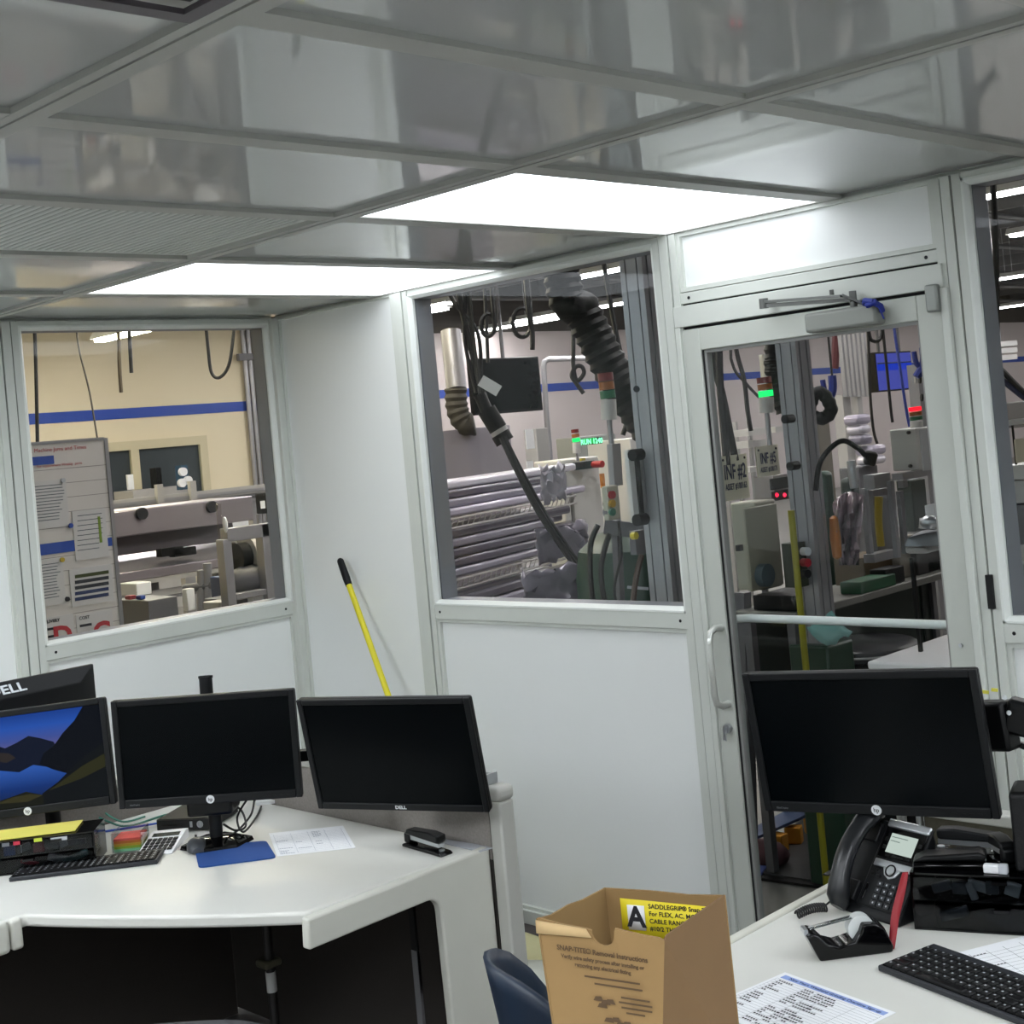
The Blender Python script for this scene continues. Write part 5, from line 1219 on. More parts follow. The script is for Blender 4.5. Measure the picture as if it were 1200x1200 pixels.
p = P(746, 456, d=5.02); MB().cyl(p, p+Vector((.01, -.012, 0)), .012, 10).build('bolt', INKD, tp)
# machine behind the post
fbox('machine_cover', 'pale machine cover behind the wide aluminium post', 'machine', (700, 513, 795, 790), 9.4, .4, GREYL)
fbox('machine_cover', 'grey framed panel behind the signal tower', 'machine', (664, 510, 735, 800), 10.3, .2, mat('cover_grey', '#8f918e', .5))
vb(738, 622, 757, 650, 5.22, .03).build('button_plate', GREYD, tp); p = P(741, 628, d=5.18); MB().cyl(p, p+Vector((.02, 0, 0)), .014, 14).build('yellow_button', mat('btn_yellow', '#c2b22c', .4), tp)
t = thing('green_tank', 'rounded green machine tank low in the tall window', 'machine', P(745, 720, d=6.0)); c_ = P(748, 700, d=6.0)
MB().lathe([(.02, .30), (.16, .285), (.24, .22), (.26, .10), (.26, -.9)], c_, 24).build('tank', GREENM, t)
MB().bar(P(735, 688, d=5.72), P(760, 690, d=5.72), .004, .012).build('badge', LGR, t)
fbox('green_housing', 'dark green machine housing behind the wide post, near the door', 'machine', (772, 590, 815, 860), 6.7, .4, GREENM)
fbox('parts_tray', 'beige tray on the green tank', 'tray', (700, 655, 722, 690), 6.1, .3, mat('tray_beige', '#a59f8c', .6))
# big corrugated duct
def duct(label, pts, d, r, mt=RUBBER, pitch=.045, name='flexible_duct', cat='duct', up=False):
    w_ = [P(a[0], a[1], d=(a[2] if len(a) > 2 else d)) for a in pts]
    if up: w_ = [Vector((w_[0].x, w_[0].y, 4.56))]+w_
    path = smooth_path(w_, 14); tot = sum((path[i+1]-path[i]).length for i in range(len(path)-1)); n = int(tot/pitch*4)
    ps, rs, acc, i = [], [], 0, 0; cum = [0]
    for k in range(len(path)-1): cum.append(cum[-1]+(path[k+1]-path[k]).length)
    for k in range(n+1):
        s = tot*k/n
        while i < len(path)-2 and cum[i+1] < s: i += 1
        u_ = (s-cum[i])/max(1e-6, cum[i+1]-cum[i]); ps.append(path[i].lerp(path[i+1], u_)); rs.append(r*(1+.07*math.sin(2*math.pi*k/4)))
    return tag(MB().tube(ps, r, 16, rs).build(name, mt), label, cat)
duct('thick black corrugated duct slanting down behind the wide post', [(655, 300), (683, 365), (715, 430), (752, 490), (800, 560), (830, 600)], 6.4, .085, up=True)
duct('small ribbed hose elbow under the grey pipe beside the television', [(534, 455), (536, 480), (545, 497), (556, 497)], 9.5, .075, mat('hose_dark', '#2b2824', .7), .05)
tag(MB().cyl(P(528, 388, d=9.6), P(535, 456, d=9.5), .07, 14).build('drop_pipe', mat('drop_metal', '#8d8b8e', .4, .6)), 'grey drop pipe above the ribbed hose elbow', 'pipe')
tag(MB().cyl(P(522, 388, d=9.7), P(530, 455, d=9.7), .035, 12).build('drop_pipe', mat('drop_cream', '#b3a98e', .6)), 'cream drop pipe next to the grey drop pipe', 'pipe')
# hanging tool with hose
t = thing('hanging_tool', 'black hanging pneumatic tool with white tag before the television', 'tool', P(580, 500, d=6.6)); e_ = P(562, 462, d=6.6); MB().cyl(e_, (e_.x, e_.y, 4.56), .005, 6).build('suspension', BLK, t)
MB().tube([P(562, 462, d=6.6), P(572, 485, d=6.6)], .03, 12).build('upper_body', PLASTIC2, t); MB().tube([P(570, 480, d=6.6), P(584, 503, d=6.6)], .045, 14).build('body', RUBBER, t)
MB().tube([P(582, 500, d=6.6), P(588, 510, d=6.6)], .042, 14).build('collar', GREYM, t); MB().tube([P(586, 508, d=6.6), P(592, 518, d=6.6)], .046, 14).build('lower_body', RUBBER, t)
o = MB(); o.obox(P(574, 452, d=6.5), (.10, .006, .055), Matrix.Rotation(math.radians(44), 3, 'Z') @ Matrix.Rotation(math.radians(36), 3, 'Y')); o.build('tag', PAPER, t)
cable('air_hose', 'thick black air hose running down from the hanging tool', [(588, 512), (605, 548), (632, 600), (672, 660), (712, 720)], 6.4, .016)
cable('air_hose', 'thin black hose paired along the thick air hose', [(592, 512), (610, 548), (640, 602), (680, 662), (716, 718)], 6.45, .008)
for k, pts in enumerate(([(538, 345), (550, 400), (566, 465)], [(549, 345), (556, 410), (570, 468)], [(545, 345), (545, 400), (558, 460)], [(527, 345), (560, 390), (563, 462)])):
    cable('hanging_cable', ['outer black feed cable of the hanging tool', 'right-hand black feed cable of the hanging tool', 'straight black feed cable of the hanging tool', 'crossing black feed cable of the hanging tool'][k], pts, 6.7, .010+.004*(k == 0))
cable('hanging_cable', 'black cable hanging straight in front of the television', [(568, 340), (570, 380), (572, 425)], 8, .011)
def coil(label, cx, cy_, rx, ry, d, turns=2.2, r=.012):
    pts = []
    for k in range(int(40*turns)): a = 2*math.pi*k/40; pts.append(P(cx+rx*math.cos(a)*(1+.06*math.sin(2*k)), cy_+ry*math.sin(a), d=d+.02*k/40))
    pts = [Vector((pts[0].x, pts[0].y, 4.56))]+pts
    return tag(MB().tube(pts, r, 6).build('cable_coil', BLK), label, 'cable coil')
coil('small coiled black cable above the television', 572, 381, 8, 13, 7.5); coil('larger loose cable loop under the strip light', 612, 378, 11, 17, 7.6, 1.6)
cable('plug_lead', 'short black lead with plug hanging from the loose cable loop', [(620, 370), (624, 390), (624, 410)], 7.5, .014, up=True)
cable('hanging_cable', 'black cable with a single loop and bare end before the wall stripe', [(670, 350), (672, 400), (672, 428), (676, 446), (684, 438), (682, 430), (675, 430), (670, 440), (676, 450), (684, 461)], 7.5, .012)
cable('hanging_cable', 'black cable hanging left of the wide post', [(708, 310), (722, 390), (738, 470), (730, 510)], 7.0, .013)
for k, pts in enumerate(([(701, 615), (692, 640), (693, 690), (700, 725)], [(714, 625), (705, 660), (706, 690), (712, 725)], [(752, 650), (745, 680), (740, 725)], [(725, 610), (728, 650), (720, 690), (727, 725)])):
    cable('machine_hose', ['grey ribbed hose dropping from the button box', 'black hose dropping beside the grey ribbed one', 'brown hose along the green tank', 'black wiring falling from the button box to the tank'][k], pts, 5.55, .012 if k < 3 else .006, mat('hose_brown2', '#4a3a30', .6) if k == 2 else BLK)

# ---------------- through the door glass
profile_post('aluminium post with black clamps behind the door glass', 925, 395, 958, 690, 5.4, .095, knobs=((923, 491, .017), (929, 546, .017)), ztop=3.0, zbot=.93)
t = thing('electrical_cabinet', 'beige electrical cabinet with disconnect handle behind the door glass', 'electrical cabinet', P(885, 690, d=5.5))
vb(860, 588, 914, 694, 5.45, .38).build('body', OLIVEB, t, bevel=.008)
X, ya, yb_, za, zb_ = rect(874, 592, 912, 690, 5.44); MB().box(X, X+.012, ya, yb_, za, zb_).build('door', mat('cabinet_door', '#8d8b7c', .5), t, bevel=.004)
p = P(893, 674, d=5.4); vb(885, 657, 903, 692, 5.42, .03).build('disconnect_plate', GREYD, t, bevel=.008); MB().cyl(p-Vector((.02, 0, 0)), p+Vector((.03, 0, 0)), .045, 16).build('disconnect_handle', mat('grey_blue', '#4d5a60', .5), t)
vb(862, 639, 871, 646, 5.40, .02).build('latch', INKD, t); MB().bar(P(870, 694, d=5.6), P(878, 980, d=5.6), .05, .05).build('stand', GREYD, t)
def sign(label, r, d, lines, tilt=0):
    t = thing('station_sign', label, 'sign', P((r[0]+r[2])/2, r[3], d=d)); X, ya, yb_, za, zb_ = rect(*r, d)
    MB().box(X-.006, X, ya, yb_, za, zb_).build('plate', mat('sign_cream', '#cdc8b2', .6), t)
    h_ = zb_-za; c_ = (ya+yb_)/2
    for s_, sz, v_ in lines: text(s_, sz, mat('sign_ink', '#1d2140', .7), t, axes((X+.002, c_, za+h_*v_), (0, 1, 0), (0, 0, 1)), .0004, bold=sz*.02, sx=.62)
    for yy in (ya+.015, yb_-.015): MB().cyl((X-.004, yy, zb_-.015), (X+.003, yy, zb_-.015), .005, 8).build('rivet', INKD, t)
sign('cream station sign reading INF number two on the electrical cabinet', (846, 533, 877, 586), 5.42, (('INF #2', .080, .62), ('ASSET #100163', .034, .30)))
sign('cream station sign reading INF number five beside the aluminium post', (887, 522, 913, 558), 5.5, (('INF #5', .060, .58), ('ASSET #100171', .028, .22)))
stack_light('signal tower with glowing green lens left of the post behind the door', 895, 442, 484, 5.9, .032, 2, pole=545)
t = thing('relay_box', 'pinkish control box with black display and two red lamps above the electrical cabinet', 'control box', P(904, 588, d=5.6)); vb(884, 558, 924, 588, 5.6, .3).build('enclosure', mat('box_pinkgrey', '#9a908e', .5), t); X = P(904, 573, d=5.6).x
MB().box(X, X+.006, P(902, 566, x=X).y, P(923, 566, x=X).y, P(912, 573, x=X).z, P(912, 560, x=X).z).build('display', RUBBER, t)
MB().box(X, X+.004, P(904, 580, x=X).y, P(923, 580, x=X).y, P(912, 586, x=X).z, P(912, 575, x=X).z).build('lamp_plate', RUBBER, t)
for k in range(2): p = P(910+9*k, 580, x=X+.004); MB().ball(p, .009, 10).build('indicator_lamp', emis('lamp_red', '#ff2040', 1.6), t)
vb(900, 588, 908, 950, 6.05, .06).build('stand', GREYD, t)
cable('hanging_cable', 'thick black cable pair hanging at the hinge-free edge of the door glass', [(842, 400), (844, 450), (850, 520), (852, 545)], 5.4, .015)
cable('hanging_cable', 'second thick black cable twisting down to the station sign', [(835, 420), (846, 460), (856, 510), (862, 540)], 5.45, .015)
cable('hanging_cable', 'slim black cable kinking past the blue stripe behind the door', [(862, 405), (872, 445), (876, 480), (880, 505)], 7, .012)
cable('hanging_cable', 'thin black wire crossing the blue stripe behind the door', [(858, 425), (875, 450), (892, 468)], 7.2, .008)
duct('thick black corrugated hose beside the post behind the door', [(908, 380), (910, 420), (914, 455), (924, 480)], 6.0, .055, pitch=.035, up=True)
a_, b_ = P(900, 415, d=8), P(904, 470, d=8); t = thing('air_cylinder', 'silver air cylinder hanging behind the signal tower', 'cylinder', b_); MB().cyl((a_.x, a_.y, b_.z), (a_.x, a_.y, a_.z), .055, 14).build('barrel', STEEL, t); MB().cyl((a_.x, a_.y, a_.z), (a_.x, a_.y, 4.56), .02, 10).build('hanger_rod', EXTR, t)
duct('black ribbed hose loop right of the post behind the door', [(948, 480), (955, 462), (966, 463), (974, 480), (965, 490), (950, 488)], 6.2, .03, pitch=.03)
t = thing('slotted_machine', 'white slotted machine frame behind the signs', 'machine', P(885, 560, d=7.5))
for r_ in ((856, 503, 898, 511), (856, 517, 898, 525), (900, 500, 918, 507), (858, 548, 898, 554)): vb(*r_, 7.5, .15).build('beam', GREYL, t)
for r_ in ((858, 495, 864, 600), (874, 493, 880, 600), (890, 492, 896, 600)): vb(r_[0], r_[1], r_[2], 830, 7.7, .1).build('column', GREYM, t)
# conduit bank + electrical boxes
t = thing('conduit_bank', 'bank of grey conduits and panel boxes beyond the door', 'electrical panel', P(1000, 480, d=16))
for k in range(6): a_, b_ = P(984+5.2*k, 385, d=16), P(990+5.0*k, 465, d=16); MB().cyl((a_.x, a_.y, b_.z), (a_.x, a_.y, 4.4), .035, 8).build('conduit', EXTR, t)
vb(984, 462, 1004, 640, 16, .4).build('panel_box', GREYM, t); vb(1005, 460, 1018, 640, 16, .4).build('panel_box', GREYM, t)
cable('riser_pipe', 'dark red riser pipe on the far wall beyond the door', [(980, 385), (979, 412), (978, 432)], 17, .05, mat('pipe_red', '#5a2226', .5), 'pipe', up=True)
# blue lit screen
t = thing('information_screen', 'blue glowing information screen hanging beyond the door', 'display', P(1048, 460, d=9.5)); X, ya, yb_, za, zb_ = rect(1027, 412, 1069, 458, 9.5)
MB().box(X-.06, X, ya, yb_, za, zb_).build('housing', PLASTIC, t); MB().box(X, X+.004, ya+.01, yb_-.01, za+.01, zb_-.01).build('screen', emis('screen_blue', '#4a50a8', .62), t)
h_ = zb_-za; MB().box(X+.004, X+.006, ya+.01, yb_-.01, za+h_*.53, za+h_*.72).build('screen_band', emis('screen_band', '#2038b0', .7), t); MB().box(X+.006, X+.007, ya+.01, yb_-.01, za+h_*.70, za+h_*.73).build('screen_line', mat('screen_line', '#22304a', .6), t)
for yy in (ya+.1, yb_-.1): MB().cyl((X-.03, yy, zb_), (X-.03, yy, 4.56), .012, 6).build('hanger', GREYD, t)
for k, pts in enumerate(([(1017, 385), (1019, 450), (1023, 500), (1028, 520)], [(1035, 390), (1040, 440), (1044, 480), (1046, 495)], [(1048, 385), (1056, 440), (1062, 480), (1066, 500)])):
    cable('hanging_cable', ['black cable hanging left of the blue screen', 'black cable crossing the middle of the blue screen', 'blue air line crossing the right side of the blue screen'][k], pts, 7.5, .008, mat('line_blue', '#2a3c8c', .5) if k == 2 else BLK)
cable('hanging_cable', 'looped black cables above the blue screen', [(1018, 388), (1024, 400), (1032, 396), (1034, 380)], 7.5, .010)
for k, (a, b) in enumerate(((975, 445), (1082, 412))):
    t = thing('blue_hook', ['blue forked balancer hook beside the ribbed hose loop', 'blue forked balancer hook at the right door stile'][k], 'hook', P(a, b+25, d=7))
    MB().tube(smooth_path([P(a, b-5, d=7), P(a+1, b+10, d=7), P(a-2, b+20, d=7), P(a-8, b+30, d=7)], 5), .022, 8).build('arm', mat('hook_blue', '#1d2c78', .5), t); e_ = P(a, b-5, d=7); MB().cyl(e_, (e_.x, e_.y, 4.56), .006, 6).build('suspension', BLK, t)
    MB().tube(smooth_path([P(a-11, b, d=7), P(a-8, b+14, d=7), P(a-2, b+18, d=7)], 5), .014, 8).build('prong', mat('hook_blue', '#1d2c78', .5), t)
# white control cabinet with red lit tower
t = thing('control_cabinet', 'pale control cabinet under the red-lit signal tower', 'control cabinet', P(1068, 552, d=5.6))
vb(1044, 502, 1096, 552, 5.6, .3).build('body', GREYL, t, bevel=.006); X, ya, yb_, za, zb_ = rect(1079, 503, 1094, 551, 5.58); MB().box(X, X+.006, ya, yb_, za, zb_).build('door', mat('cab_door', '#b9b9bb', .45), t)
for (a, b) in ((1064, 507), (1066, 546)): p = P(a, b, d=5.56); MB().cyl(p, p+Vector((.012, -.01, 0)), .007, 8).build('screw', INKD, t)
stack_light('signal tower with glowing red lens on the pale control cabinet', 1072, 477, 506, 5.7, .026, 0)
stack_light('tiny signal tower with green lens next to the right door stile', 1088, 480, 496, 6.5, .012, 2, pole=900)
t = thing('robot_arm', 'grey jointed bracket arm beside the blue screen', 'bracket arm', P(1075, 470, d=7.2))
c_ = P(1074, 450, d=7.2); MB().box(c_.x-.03, c_.x+.03, c_.y-.03, c_.y+.03, 0, c_.z+.1).build('column', EXTR, t); MB().bar(P(1072, 446, d=7.1), P(1092, 444, d=7.1), .03, .03).build('arm', GREYM, t)
MB().cyl(P(1077, 445, d=7.0), P(1079, 445, d=7.0), .02, 10).build('joint', RUBBER, t); MB().cyl(P(1079, 466, d=7.0), P(1081, 466, d=7.0), .02, 10).build('joint', RUBBER, t)
# gooseneck lamp
t = thing('gooseneck_lamp', 'black gooseneck work lamp behind the door glass', 'lamp', P(955, 560, d=5.2))
MB().tube(smooth_path([P(956, 575, d=5.2), P(962, 540, d=5.2), (P(985, 517, d=5.2)), P(1005, 525, d=5.2), P(1014, 534, d=5.2)], 6), .010, 8).build('neck', RUBBER, t); o = MB(); o.obox(P(1020, 537, d=5.2), (.045, .04, .05), Matrix.Rotation(.4, 3, 'Y') @ Matrix.Rotation(.7, 3, 'Z')); o.build('head', RUBBER, t, bevel=.008)
# wrapped profiles stack beyond the door
for k, (r_, m_) in enumerate((((987, 486, 1022, 498), 0), ((990, 498.5, 1022, 509), 3), ((992, 509.5, 1024, 522), 1), ((1000, 522.5, 1040, 534), 0), ((1002, 534.5, 1040, 545), 3))):
    fbox('wrapped_profile', ['film-wrapped profile bundle, topmost beyond the door', 'film-wrapped bundle second from the top beyond the door', 'film-wrapped bundle in the middle beyond the door', 'film-wrapped bundle fourth from the top beyond the door', 'film-wrapped bundle lowest beyond the door'][k], 'metal profile', r_, 7.6, .5, WRAP[m_], 'wrapped bundles beyond the door', .02)
fbox('bundle_plinth', 'grey plinth under the film-wrapped bundles beyond the door', 'plinth', (996, 545.5, 1042, 830), 7.6, .25, GREYD)
fbox('machine_hood', 'sloping olive machine hood behind the gooseneck lamp', 'machine', (945, 492, 988, 830), 7.9, .3, mat('hood_olive', '#6d675a', .5))
fbox('machine_block', 'pale machine block with slot beside the post', 'machine', (944, 490, 972, 860), 6.9, .2, GREYL)
# green press with plastic sheet and orange sleeve
t = thing('green_press', 'dark green press frame behind the door glass', 'machine', P(975, 660, d=6.3))
vb(955, 552, 984, 705, 6.3, .3).build('column', GREENM, t, bevel=.02); vb(984, 560, 1010, 600, 6.1, .4).build('head', mat('press_dark', '#26332c', .5), t, bevel=.02)
MB().cyl(P(997, 540, d=5.7), P(1001, 572, d=5.7), .018, 12).build('rod', SILVER, t); MB().tube([P(948, 560, d=5.8), P(952, 600, d=5.8), P(958, 640, d=5.8)], .03, 10).build('hydraulic_line', RUBBER, t)
rows_ = []; rnd = random.Random(5)
for i in range(10):
    v_ = i/9; rows_.append([P(976+8*v_+(36-14*v_)*j/10-(2 if 0 < j < 10 else 0), 592-(9*math.sin(math.pi*j/10*1.0) if i == 0 else 0)+12*(j/10)*(-1)*(1-v_)+70*v_, d=5.45+rnd.uniform(-.04, .04)+.05*math.sin(j*1.4+i)) for j in range(11)])
tag(MB().loft(rows_, cap=False, closed=False).build('plastic_sheet', mat('sheet_purple', '#97838c', .18, .1, var=.2, scale=6), None, solid=.004), 'shiny purplish plastic sheet draped on the green press', 'plastic sheet')
tag(MB().lathe([(.005, -.085), (.018, -.075), (.022, 0), (.017, .075), (.005, .085)], P(979, 630, d=5.4), 16).build('orange_float', mat('float_orange', '#a8620c', .5)), 'orange oval float hanging beside the plastic sheet', 'float')
t = thing('guard_frame', 'aluminium guard frame with yellow hoses beyond the door', 'machine guard', P(1040, 660, d=5.6))
for r_ in ((1012, 572, 1021, 660), (1043, 563, 1052, 655), (1012, 648, 1052, 658), (1045, 552, 1100, 560), (1012, 556, 1044, 573), (1052, 563, 1064, 572)): vb(*r_, 5.6, .05).build('profile', EXTR, t)
vb(1021, 573, 1044, 648, 5.9, .02).build('back_plate', GREYD, t); vb(1053, 575, 1062, 650, 5.9, .02).build('back_plate', GREYD, t)
for k in range(2): MB().tube(smooth_path([P(1028+4*k, 582, d=5.7), P(1028+3*k, 610, d=5.7), P(1031+3*k, 640, d=5.7)], 5), .011, 8).build('yellow_hose', mat('hose_yellow', '#a88f1f', .5), t)
fbox('dark_machine', 'dark greenish machine panel near the right door stile', 'machine', (1065, 560, 1100, 890), 6.5, .2, mat('panel_darkgreen', '#27302c', .5))
t = thing('bench_vise', 'grey cast vise on a bench beside the right door stile', 'vise', P(1085, 650, d=5.0))
MB().loft([[P(1060+40*a_, y_, d=5.0-.1*math.sin(math.pi*b_)) for a_, y_, b_ in ((0, 640, 0), (.5, 640, .5), (1.1, 640, 1), (1.1, 622, 1), (.5, 626, .5), (.1, 630, 0))], [P(1060+40*a_, y_, d=5.2) for a_, y_, b_ in ((0, 640, 0), (.5, 640, .5), (1.1, 640, 1), (1.1, 618, 1), (.5, 622, .5), (.1, 630, 0))]]).build('body', mat('cast_grey', '#83868a', .35, .5), t)
MB().cyl(P(1088, 620, d=5.0), P(1089, 608, d=5.0), .035, 14).build('neck', GREYM, t); vb(1060, 640, 1105, 650, 5.0, .09).build('base', GREYM, t, bevel=.01); vb(1082, 650, 1088, 1000, 5.02, .03).build('pedestal', RUBBER, t); MB().ball(P(1089, 612, d=4.95), .035, 12, (1, 1, .7)).build('clamp_ball', STEEL, t)
fbox('instruction_card', 'small white instruction card above the vise', 'card', (1084, 591, 1096, 608), 5.4, .004, PAPER)
# work bench behind glass
t = thing('work_bench', 'grey work bench crossing behind the lower door glass', 'bench', P(1000, 800, d=5.7)); X, ya, yb_, za, zb_ = rect(930, 692, 1125, 701, 5.75)
MB().box(X-.3, X, ya, yb_+.3, za, zb_).build('top', mat('bench_grey', '#76756f', .5), t, bevel=.005)
for yy in (ya+.05, yb_+.2):
    for xx in (X-.05, X-.26): MB().box(xx-.018, xx+.018, yy-.018, yy+.018, 0, za).build('leg', GREYD, t)
MB().box(X-.29, X-.27, ya+.1, yb_+.15, .3, za).build('back_panel', mat('bench_back', '#22302a', .6), t)
def onbench(nm, lab, cat, px0, px1, h_, dx, th, mt):
    X2 = X-dx; y0_, y1_ = P(px0, 690, x=X2).y, P(px1, 690, x=X2).y; return tag(MB().box(X2-th, X2, y0_, y1_, zb_+.001, zb_+h_).build(nm, mt, None, bevel=.004), lab, cat)
onbench('green_tray', 'green metal tray on the work bench', 'tray', 1009, 1051, .05, .0, .1, mat('tray_green', '#0f4a2c', .45))
onbench('paper_pile', 'white paper pile at the end of the work bench', 'papers', 1090, 1118, .05, .05, .2, PAPER)
onbench('brown_carton', 'flat brown carton on the work bench', 'carton', 1015, 1050, .12, .12, .15, mat('carton_dark', '#5b4a30', .8))
onbench('beige_crate', 'ribbed beige crate on the work bench', 'crate', 1058, 1078, .18, .08, .15, mat('crate_beige', '#8d857a', .7))
onbench('tool_roll', 'black and white tool case on the work bench', 'tool case', 1040, 1062, .07, .02, .08, PLASTIC2)
onbench('black_bag', 'black bag with tan patch on the work bench', 'bag', 1078, 1110, .17, .05, .2, mat('bag_black', '#1d1a18', .7))
onbench('black_fixture', 'black machined fixture on the work bench beside the post', 'fixture', 930, 975, .06, .02, .2, RUBBER)
fbox('green_machine_base', 'green machine base below the work bench', 'machine', (905, 705, 1060, 880), 6.3, .3, GREENM)
p = P(940, 665, d=5.2); t = thing('button_console', 'dark green button panel with chrome and red buttons near the post', 'control panel', P(935, 690, d=5.3)); vb(918, 637, 946, 690, 5.3, .1).build('panel', mat('panel_olive', '#2d3326', .5), t)
for (b, c_) in ((646, '#c9ccd0'), (659, '#a01c2c'), (672, '#15171a')): q_ = P(943.5, b, d=5.25); MB().cyl(q_-Vector((.01, 0, 0)), q_+Vector((.02, -.01, 0)), .016, 14).build('button', mat('pbtn_'+c_[1:], c_, .3), t)
# yellow reflection in the door glass, built as an upright beyond it
ytop, ybot = P(927, 598, y=.75), P(927, 598, y=.75); tag(MB().cyl((ytop.x, .75, 0), (ytop.x, .75, ytop.z), .013, 14).build('yellow_reflection', mat('reflection_yellow', '#8f8a12', .5)), 'slim yellow upright standing in for a reflection in the door glass', 'post')
# white table and drum
t = thing('white_table', 'white-topped table just outside the door at the right', 'table', P(1080, 800, y=.55)); c_ = [P(1013, 776, z=.92), P(1112, 778, z=.92), P(1120, 735, z=.92), P(1075, 742, z=.92)]
x0_, x1_ = P(1013, 776, z=.92).x, P(1120, 779, z=.92).x+.3; y0_ = P(1050, 777, z=.92).y; y1_ = y0_+.75
MB().box(x0_, x1_, y0_, y1_, .89, .92).build('top', mat('table_white', '#e9e6e6', .4), t, bevel=.008)
pe = P(1103, 783, y=y0_); MB().box(pe.x, pe.x+.09, y0_-.01, y0_+.06, .845, .915).build('corner_bracket', GREYM, t)
for x_ in (x0_+.05, x1_-.05):
    for y_ in (y0_+.05, y1_-.05): MB().cyl((x_, y_, 0), (x_, y_, .89), .018, 10).build('leg', GREYM, t)
c_ = P(1012, 752, y=1.25); t = thing('black_drum', 'black round-topped drum behind the white table', 'drum', (c_.x, c_.y, 0))
MB().lathe([(.20, 0), (.21, .05), (.20, c_.z-.06)], (c_.x, c_.y, 0), 28).build('body', PLASTIC2, t); MB().lathe([(.215, -.05), (.22, -.03), (.215, -.01), (.20, 0), (.01, .004)], (c_.x, c_.y, c_.z), 32).build('lid', mat('lid_black', '#25262a', .4), t); MB().lathe([(.221, -.035), (.226, -.03), (.221, -.025)], (c_.x, c_.y, c_.z), 32).build('rim', GREYM, t)
rows_ = [[P(945+5*i+6*j, 735-3*i+6*j+(3*math.sin(i*2+j)), d=5.0) for j in range(5)] for i in range(7)]
tag(MB().loft(rows_, cap=False, closed=False).build('teal_rag', mat('rag_teal', '#6f9a95', .9), None, solid=.006), 'crumpled pale teal rag beside the black drum', 'rag')
# floor mat and small things on the factory floor
a_ = P(886, 1031, z=.006); t = thing('rubber_mat', 'black ribbed rubber mat on the floor just outside the door', 'mat', a_)
c_ = [P(885, 1031, z=0), P(985, 1045, z=0), P(1010, 950, z=0), P(955, 945, z=0)]
x0_, y0_ = P(888, 1031, z=0).x, P(888, 1031, z=0).y
MB().prism([(p.x, p.y) for p in c_], (0,0,0), (1,0,0), (0,1,0), (0,0,.010)).build('sheet', RUBBER, t)
rb = MB()
for k in range(22):
    u_ = k/21; p0, p1 = c_[0].lerp(c_[1], u_), c_[3].lerp(c_[2], u_); rb.bar(p0.lerp(p1, .04)+Vector((0, 0, .012)), p0.lerp(p1, .96)+Vector((0, 0, .012)), .018, .008)
rb.build('rib', mat('rib_grey', '#3c3c3d', .5), t)
for k, (a, b) in enumerate(((913, 995), (931, 986), (953, 974), (973, 966))):
    p = P(a, b, z=.02); o = MB(); o.obox((p.x, p.y, .05), (.07, .05, .07), Matrix.Rotation(.4*k, 3, 'Z')); tag(o.build('orange_carton', mat('carton_orange', '#c8871f', .6), None, bevel=.004), ['small orange carton nearest the door stile on the black mat', 'second orange carton on the black mat', 'third orange carton on the black mat', 'small orange carton nearest the telephone on the black mat'][k], 'carton', 'orange cartons on the mat')
tag(MB().prism([(p.x, p.y) for p in (P(884, 1013, z=0), P(908, 1012, z=0), P(890, 1032, z=0), P(884, 1034, z=0))], (0,0,.011), (1,0,0), (0,1,0), (0,0,.01)).build('blue_board', mat('board_blue', '#4a5794', .6)), 'blue board on the floor beside the black mat', 'board')
tag(MB().prism([(p.x, p.y) for p in (P(885, 985, z=.1), P(960, 951, z=.1), P(925, 951, z=.1), P(885, 972, z=.1))], (0,0,.10), (1,0,0), (0,1,0), (0,0,.012)).build('blue_board', mat('board_blue2', '#33466e', .6)), 'long blue board raised behind the orange cartons', 'board')
tag(MB().ball(P(897, 1000, z=.05), .07, 14, (1.6, 1.0, .8)).build('maroon_bag', mat('bag_maroon', '#4a2a30', .8)), 'maroon bag slumped by the door stile on the mat', 'bag')

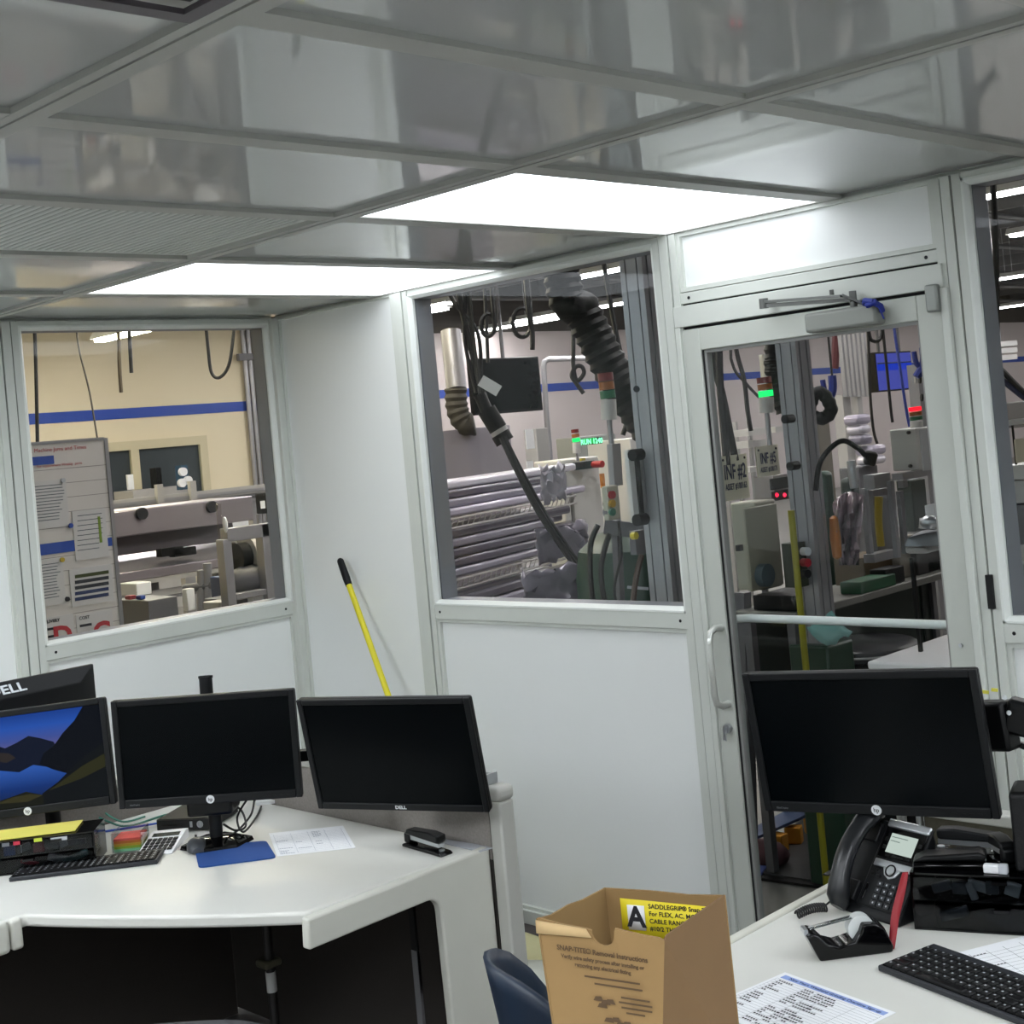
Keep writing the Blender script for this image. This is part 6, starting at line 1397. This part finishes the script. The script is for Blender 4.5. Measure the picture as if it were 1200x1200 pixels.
# ---------------- through the window right of the door
cable('hanging_cable', 'black cable hanging in the window right of the door', [(1163, 205), (1167, 300), (1168, 420), (1168, 500)], 5.2, .012)
cable('hanging_cable', 'diagonal black strut wire in the window right of the door', [(1158, 410), (1180, 440), (1205, 465)], 5.6, .012)
cable('air_line', 'dark blue air line slanting in the window right of the door', [(1160, 433), (1180, 450), (1205, 470)], 5.6, .012, mat('airline_navy', '#262c4a', .5))
t = thing('cable_tray', 'pale cable tray high in the window right of the door', 'cable tray', P(1180, 400, d=14)); 
for k in range(3): a_, b_ = P(1155, 405+8*k, d=14), P(1190, 402+8*k, d=14); MB().bar(a_, b_, .12, .05).build('tray_rung', mat('tray_light', '#c5c5c5', .4), t); MB().cyl((a_+b_)/2, ((a_+b_)/2).xy.to_3d()+Vector((0, 0, 4.56)), .012, 6).build('hanger', EXTR, t)
t = thing('machine_bench', 'grey machine bench in the window right of the door', 'machine', P(1190, 640, d=5.2))
for r_, m_ in (((1170, 545, 1240, 562), GREYL), ((1172, 563, 1240, 590), GREYM), ((1173, 592, 1240, 640), GREYD), ((1176, 640, 1240, 690), GREYM)): vb(*r_, 5.2, .4).build('panel', m_, t)
for r_ in ((1176, 495, 1181, 545), (1168, 490, 1240, 496), (1187, 495, 1190, 545)): vb(*r_, 5.1, .03).build('frame', RUBBER if r_[0] == 1187 else GREYL, t)
fbox('clipboard_sheet', 'cream paper on a clip in the window right of the door', 'paper', (1189, 513, 1215, 541), 5.0, .004, mat('paper_cream', '#d8cdb4', .8))
fbox('grab_bar', 'slim black handle bar in the window right of the door', 'handle', (1175, 558, 1179, 648), 4.9, .03, RUBBER)
t = thing('clamp_head', 'grey clamp head low in the window right of the door', 'clamp', P(1190, 712, d=4.9)); MB().lathe([(.01, .10), (.05, .09), (.065, .05), (.05, .02), (.07, 0), (.07, -.08)], P(1192, 690, d=4.9), 20).build('head', STEEL, t); vb(1180, 700, 1230, 716, 4.9, .2).build('base', RUBBER, t)
fbox('shelf_unit', 'dark grey shelving beyond the window right of the door', 'shelving', (1165, 470, 1250, 500), 9, .5, GREYD)
